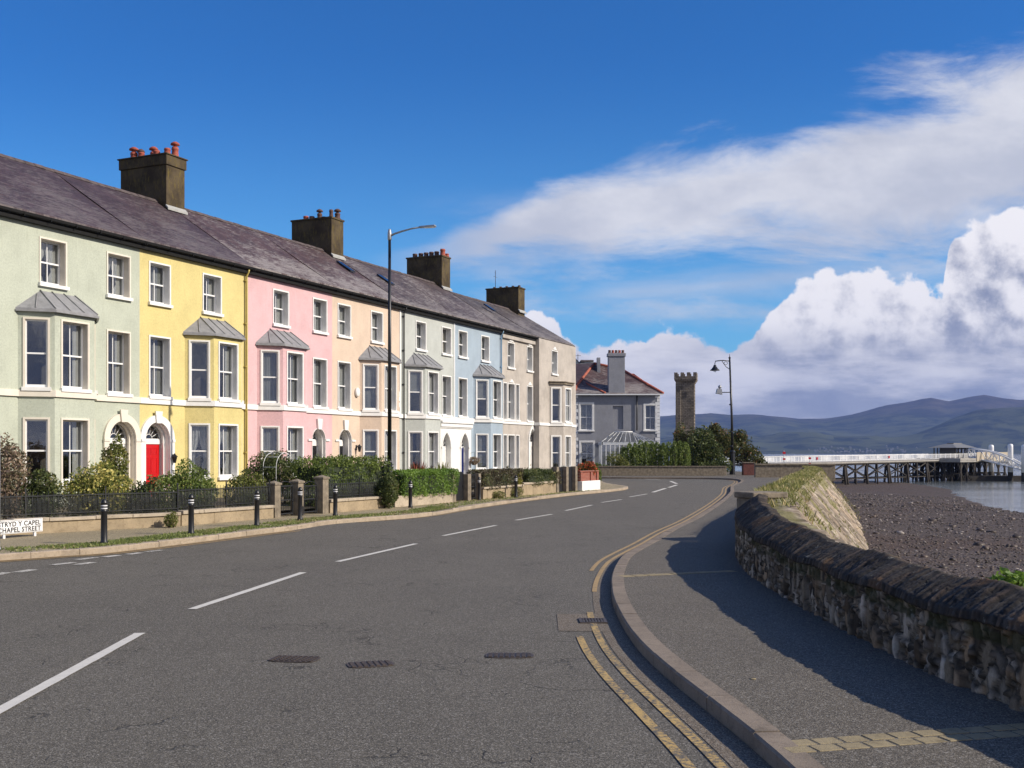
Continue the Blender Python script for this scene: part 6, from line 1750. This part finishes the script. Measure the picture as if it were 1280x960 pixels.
for (a,b,t,k,lab) in ((612,632,613,-.3,'weedy tuft at the foot of the wall beside the long dark hedge'),(634,655,609,-.3,'weedy tuft at the wall foot under the yellow green shrub'),(205,222,640,-.28,'weeds at the foot of the long pale wall')):
    garden_shrub(lab,a,b,t,k,M['leaf_olive'],700,.05,z0=.11,depth=.2,lobes=2,cat='plant',name='weed_tuft')
# garden arch
s=sg(356,GY+2.7); p=TW(s,GY+2.7); e=empty('garden_arch',(p.x,p.y,GZ),RZ,'slender white hooped garden arch behind the iron gate','garden arch')
H=EYE+(HZ-566)/F*p.y-GZ
for yy in (-.0,.55):
    m=MB(); r=.5; m.tube([(-r,yy,0),(-r,yy,H-r)]+[(-r*math.cos(a),yy,H-r+r*math.sin(a)) for a in [math.pi*i/14 for i in range(1,14)]]+[(r,yy,H-r),(r,yy,0)],.009,6); m.build('hoop',M['frame'],e)
for i in range(5):
    m=MB(); a=math.pi*i/4; m.tube([(-r*math.cos(a),0,H-r+r*math.sin(a)),(-r*math.cos(a),.55,H-r+r*math.sin(a))],.010,5); m.build('rung',M['frame'],e)
# hanging basket on the blue house
p=TW(sg(593,-.4),-.4,1.55); e=empty('hanging_basket',(p.x,p.y,p.z),RZ,'hanging basket of brown flowers beside the dark blue door','hanging basket')
m=MB(); m.lathe([(.02,-.2),(.16,-.12),(.22,.05),(.18,.05)],10); m.build('basket',M['bark'],e)
link('flowers',leaf_mesh('flowers',blob_pts((0,0,.08),(.34,.34,.26),420),.09,M['leaf_brown'],.3),e)
m=MB(); m.tube([(0,.36,.5),(0,.0,.6),(0,0,.1)],.012,5); m.build('bracket',M['blackiron'],e)

# far bushes, conifer hedge, low wall by the bend
m=MB(); 
e=empty('retaining_wall',(7.2,95.2,.1),0,'low brown retaining wall under the tall conifer hedge','wall')
Lw=11.4; m.box(0,Lw,-.2,.25,0,.78); m.build('wall_base',M['stone_pier'],e,bevel=.03)
m=MB(); k=0
while k<Lw: m.box(k+.01,min(Lw,k+1.1)-.01,-.26,.3,.78,.86); k+=1.1
m.build('coping',M['stone_pier'],e)
def FX(px,D): return (px-640)/F*D
def FZ(py,D): return EYE+(HZ-py)/F*D
D=98.5; blobs=[]; px=780
while px<862:
    top=FZ(553+random.uniform(-1.5,1.8)+(6 if px<790 else 0)*(790-px)/10,D); blobs.append((FX(px,D)-FX(820,D),random.uniform(-.15,.15),top*.5,.42,.9,top*.52)); px+=7.0
shrub('tall dense conifer hedge with feathery bright tops behind the low brown wall',blobs,.15,M['leaf_mid'],15000,loc=(FX(820,D),D,0),cat='hedge',name='hedge',up=2.2,amp=.07,shell=.35)
def far_tree(label,D,bl,mat,n,size=.2,name='tree',cat='tree',trunk=True,px0=None):
    pc=px0 or sum(b[0] for b in bl)/len(bl); x0=FX(pc,D); e=empty(name,(x0,D,0),0,label,cat)
    P=[]; tot=sum(b[2]*b[3] for b in bl)
    for (px,py,rx,ry) in bl:
        P.append(blob_pts((FX(px,D)-x0,random.uniform(-.6,.6),FZ(py,D)),(rx/F*D,rx/F*D*.8,ry/F*D),int(n*rx*ry/tot),shell=.6,amp=.2))
    P=np.vstack(P); P[:,2]=np.maximum(P[:,2],.05); link('crown',leaf_mesh('crown',P,size,mat,.4),e)
    m=MB(); zc=FZ(min(b[1] for b in bl),D)
    m.tube([(0,0,0),(.05,0,zc*.35),(.0,.1,zc*.6)],[.16,.12,.06],7)
    for (px,py,rx,ry) in bl: m.tube([(0,0,zc*.2),((FX(px,D)-x0)*.5,0,zc*.4),(FX(px,D)-x0,0,FZ(py,D))],[.09,.06,.02],5)
    m.build('trunk',M['bark'],e); return e
far_tree('grey green rounded shrub at the foot of the conservatory',97,[(768,575,12,10),(779,580,9,8)],M['leaf_olive'],1800,.13,'shrub','shrub')
far_tree('dark rounded evergreen tree between the tower and the hedge',101,[(877,563,19,25),(868,574,16,16),(890,572,16,20),(880,546,13,12)],M['leaf_dark'],9000,.2)
far_tree('rusty tipped bush behind the dark evergreen tree',108,[(895,545,13,13),(905,556,14,18),(893,535,7,7)],M['leaf_autumn'],5200,.2)
far_tree('wide green and russet bush between the old lamp and pier',112,[(925,562,17,20),(940,572,13,14),(915,550,9,12),(950,580,8,9),(926,545,8,8)],M['leaf_autumn'],7800,.2)
far_tree('low spreading bush at the foot of the old lamp',99,[(900,582,14,9),(886,586,14,8)],M['leaf_dark'],3000,.16,'shrub','shrub')
far_tree('ivy and scrub at the foot of the stone tower',125,[(850,548,9,17),(866,548,9,14),(858,560,13,14)],M['leaf_autumn'],3600,.22,'shrub','shrub')
far_tree('row of low green garden plants before the grey house',97.5,[(748,584,5,6),(757,586,6,5),(741,585,3,4)],M['leaf_mid'],1600,.12,'shrub','shrub')
e=empty('litter_bin',(FX(935,97),97,.1),0,'rust red box by the wall beside the old lamp','bin'); m=MB(); m.box(-.5,.5,-.3,.3,0,1.1); m.build('body',simple('rust_red_paint',(.13,.04,.028),.6,var=.3),e,bevel=.04)
m=MB(); m.box(-.55,.55,-.36,.36,1.1,1.18); m.build('lid',M['stone_pier'],e)

# ------------------------------------------------------------------ world: Nishita sky with clouds
SUN_EL=R(31.7); sdir=Vector((1,-.28,0)).normalized(); 
w=bpy.data.worlds.new('World'); scene.world=w; w.use_nodes=True
nt=NT(w.node_tree); bg=w.node_tree.nodes['Background']
sky=nt.n('ShaderNodeTexSky'); sky.sky_type='NISHITA'; sky.sun_disc=False; sky.sun_elevation=SUN_EL
sky.sun_rotation=math.atan2(sdir.x,sdir.y); sky.altitude=50; sky.air_density=1.0; sky.dust_density=.25; sky.ozone_density=2.2
tc_=nt.n('ShaderNodeTexCoord').outputs['Generated']
sp=nt.n('ShaderNodeSeparateXYZ'); nt.l(tc_,sp.inputs[0]); X_,Y_,Z_=(S(nt.nt,sp.outputs[i]) for i in range(3))
at=nt.n('ShaderNodeMath'); at.operation='ARCTAN2'; nt.l(X_,at.inputs[0]); nt.l(Y_,at.inputs[1]); az=S(nt.nt,at.outputs[0])
hh_=(X_*X_+Y_*Y_).pow(.5).max(.05); a2=(az*az).min(.25)
u=az*(a2/3.0+1.0)*1.37; v=(Z_/hh_)*(a2*.5+1.0)*1.37          # bearing and height of the view direction; horizon at v=0
cb=nt.n('ShaderNodeCombineXYZ'); nt.l(u,cb.inputs[0]); nt.l(v,cb.inputs[1]); uv=cb.outputs[0]
def nz(scale,loc=(0,0,0),sc=(1,1,1),rot=0,detail=7,rough=.58,dist=0): return nt.noise(nt.mapv(uv,sc,(0,0,rot),loc),scale,detail,rough,dist)
blue=nt.mix(v.step(.16,.52),(.33,.83,1.20),(.11,.53,1.03))
skyb=nt.mix(1.0,sky.outputs[0],blue,'MULTIPLY')
# high band of thin cloud rising to the right
warp=(nz(2.2,(3,1,0),detail=3)-.5)*.16
vc=u*.20+.264+warp*.8
wd=u.step(-.14,.5,.03,.128)
ds=(v-vc)
streak=nz(3.2,(1,7,0),(1,3.6,1),R(-17),9,.66,.5)
band=(1-(ds.abs()/wd))+(streak-.5)*1.9+.12
band=band.step(.06,.80)*u.step(-.20,.02)
band2c=(v-(u*.10+.185)).abs(); b2=((1-band2c/.035)+(streak-.5)*2.2).step(.0,1.3)*.6*u.step(.0,.16)*u.step(.42,.6,1,0)
lowfill=(nz(4,(9,2,0),(1,3.4,1),R(-8),8,.62)).step(.44,.68)*v.step(.14,.18)*v.step(.27,.34,1,0)*u.step(-.16,.06)*.65
wisps=(nz(3.0,(14,2,0),(1,3.2,1),R(-15),8,.65)).step(.64,.82)*v.step(.28,.34)*.04
rear=u.abs().step(1.1,1.9)*v.step(.45,.8,1,0)*nt.noise(tc_,2.3,6,.6).step(.30,.52)*.9  # unseen cloud outside the view, added for neutral fill and paler window reflections
thin=band.max(b2).max(lowfill).max(wisps).max(rear)
# cumulus: outline by height over azimuth
fc=nt.n('ShaderNodeFloatCurve'); cv=fc.mapping.curves[0]
pts=[(-.9,.05),(-.35,.02),(-.06,.06),(.0,.158),(.03,.178),(.065,.165),(.09,.140),(.12,.135),(.165,.160),(.21,.158),(.245,.140),(.275,.130),(.305,.155),(.335,.205),(.375,.226),(.42,.230),(.46,.222),(.50,.215),(.535,.205),(.545,.262),(.575,.292),(.615,.305),(.66,.295),(.8,.24),(1.1,.42)]  # last point raises unseen cloud past the frame, added for window reflections and fill
f_=lambda a:(a+1)/2.4
while len(cv.points)<len(pts): cv.points.new(.5,.5)
for p_,(a,b_) in zip(cv.points,sorted(pts)): p_.location=(f_(a),b_); p_.handle_type='AUTO_CLAMPED'
fc.mapping.update(); nt.l((u+1.0)/2.4,fc.inputs['Value']); top=S(nt.nt,fc.outputs[0])
def puff(dx=0,dy=0):
    va=nt.vor(nt.mapv(uv,(1,1.1,1),loc=(dx,dy,0)),17,'F1'); vb=nt.vor(nt.mapv(uv,(1,1.1,1),loc=(dx+2,dy+5,0)),42,'F1')
    n=nz(11,(5+dx,4+dy,0),detail=9,rough=.62)
    return (.5-va)*.024+(.5-vb)*.014+(n-.5)*.085
pf=puff(); edge=(top+pf)-v
cum=edge.step(0,.008)
# shading of the heaps: light from the upper right
pf2=nz(8,(5-.016,4-.012,0),detail=7,rough=.62)*.10+(.5-nt.vor(nt.mapv(uv,(1,1.1,1),loc=(-.009,-.011,0)),17,'F1'))*.026
pf1=nz(8,(5,4,0),detail=7,rough=.62)*.10+(.5-nt.vor(nt.mapv(uv,(1,1.1,1)),17,'F1'))*.026
slope=(pf1-pf2)*40
depth=edge.step(0,.115)
shade=(slope*.9+.93)-depth*.62+(nz(6,(2,6,0),(1,2.0,1),detail=5)-.5)*1.0*depth
shade=shade.step(-.15,.92)
# stratus near the horizon
st=nz(3.2,(1,2,0),(1,4.0,1),detail=7,rough=.6)
strat=v.step(.10,.17,1,0)
lowsh=(st.step(.40,.62)*.8+v.step(.0,.06,.3,0)).min(1.0)
cshade=lowsh*strat*.9+shade*(1-strat*.9)
# colours (divided by the background strength)
K=10.5
def cc(r,g,b): return (r*K,g*K,b*K)
cumcol=nt.mix(cshade,cc(.21,.235,.33),cc(.74,.72,.74))
thincol=nt.mix(nz(5,(7,7,0),(1,2,1),detail=6).step(.35,.65),cc(.43,.445,.51),cc(.60,.60,.635))
skyc=nt.mix(thin*.95,skyb,thincol)
cum_all=cum.max(v.step(.06,.12,1,0)*u.step(-.1,.0))
skyc=nt.mix(cum_all,skyc,cumcol)
nt.l(skyc,bg.inputs['Color']); bg.inputs['Strength'].default_value=.1
# sun
sl=bpy.data.lights.new('sun','SUN'); sl.energy=4.3; sl.angle=R(.53); sl.color=(1,.91,.79)
so=bpy.data.objects.new('sun',sl); col.objects.link(so); so.location=(30,-10,40)
d=Vector((sdir.x*math.cos(SUN_EL),sdir.y*math.cos(SUN_EL),math.sin(SUN_EL))); so.rotation_euler=d.to_track_quat('Z','Y').to_euler()

# air between here and the mountains
m,nt2,b=newmat('haze'); m.node_tree.nodes.remove(b); out=m.node_tree.nodes['Material Output']
pv=nt2.n('ShaderNodeVolumePrincipled'); pv.inputs['Color'].default_value=(.31,.47,.95,1); pv.inputs['Density'].default_value=6.3e-5; pv.inputs['Anisotropy'].default_value=0.0
nt2.l(pv.outputs[0],out.inputs['Volume'])
mb=MB(); mb.box(-9600,9600,-9600,9600,-5.2,640); mb.build('haze',m,kind='stuff')

# ------------------------------------------------------------------ camera
c=bpy.data.cameras.new('camera'); c.sensor_width=36; c.lens=36*F/1280; c.shift_y=(HZ-480)/1280; c.clip_start=.05; c.clip_end=40000
co=bpy.data.objects.new('camera',c); col.objects.link(co); co.location=(0,0,EYE); co.rotation_euler=(math.pi/2,0,0); scene.camera=co
vs_=scene.view_settings; vs_.view_transform='Standard'; vs_.look='None'; vs_.exposure=.38; vs_.gamma=1; vs_.use_curve_mapping=False
scene.cycles.use_denoising=True; scene.cycles.denoiser='OPENIMAGEDENOISE'; scene.cycles.denoising_input_passes='RGB_ALBEDO_NORMAL'
scene.cycles.max_bounces=6; scene.cycles.diffuse_bounces=3; scene.cycles.glossy_bounces=3; scene.cycles.transparent_max_bounces=8; scene.cycles.volume_bounces=0; scene.cycles.transmission_bounces=2
scene.cycles.caustics_reflective=False; scene.cycles.caustics_refractive=False
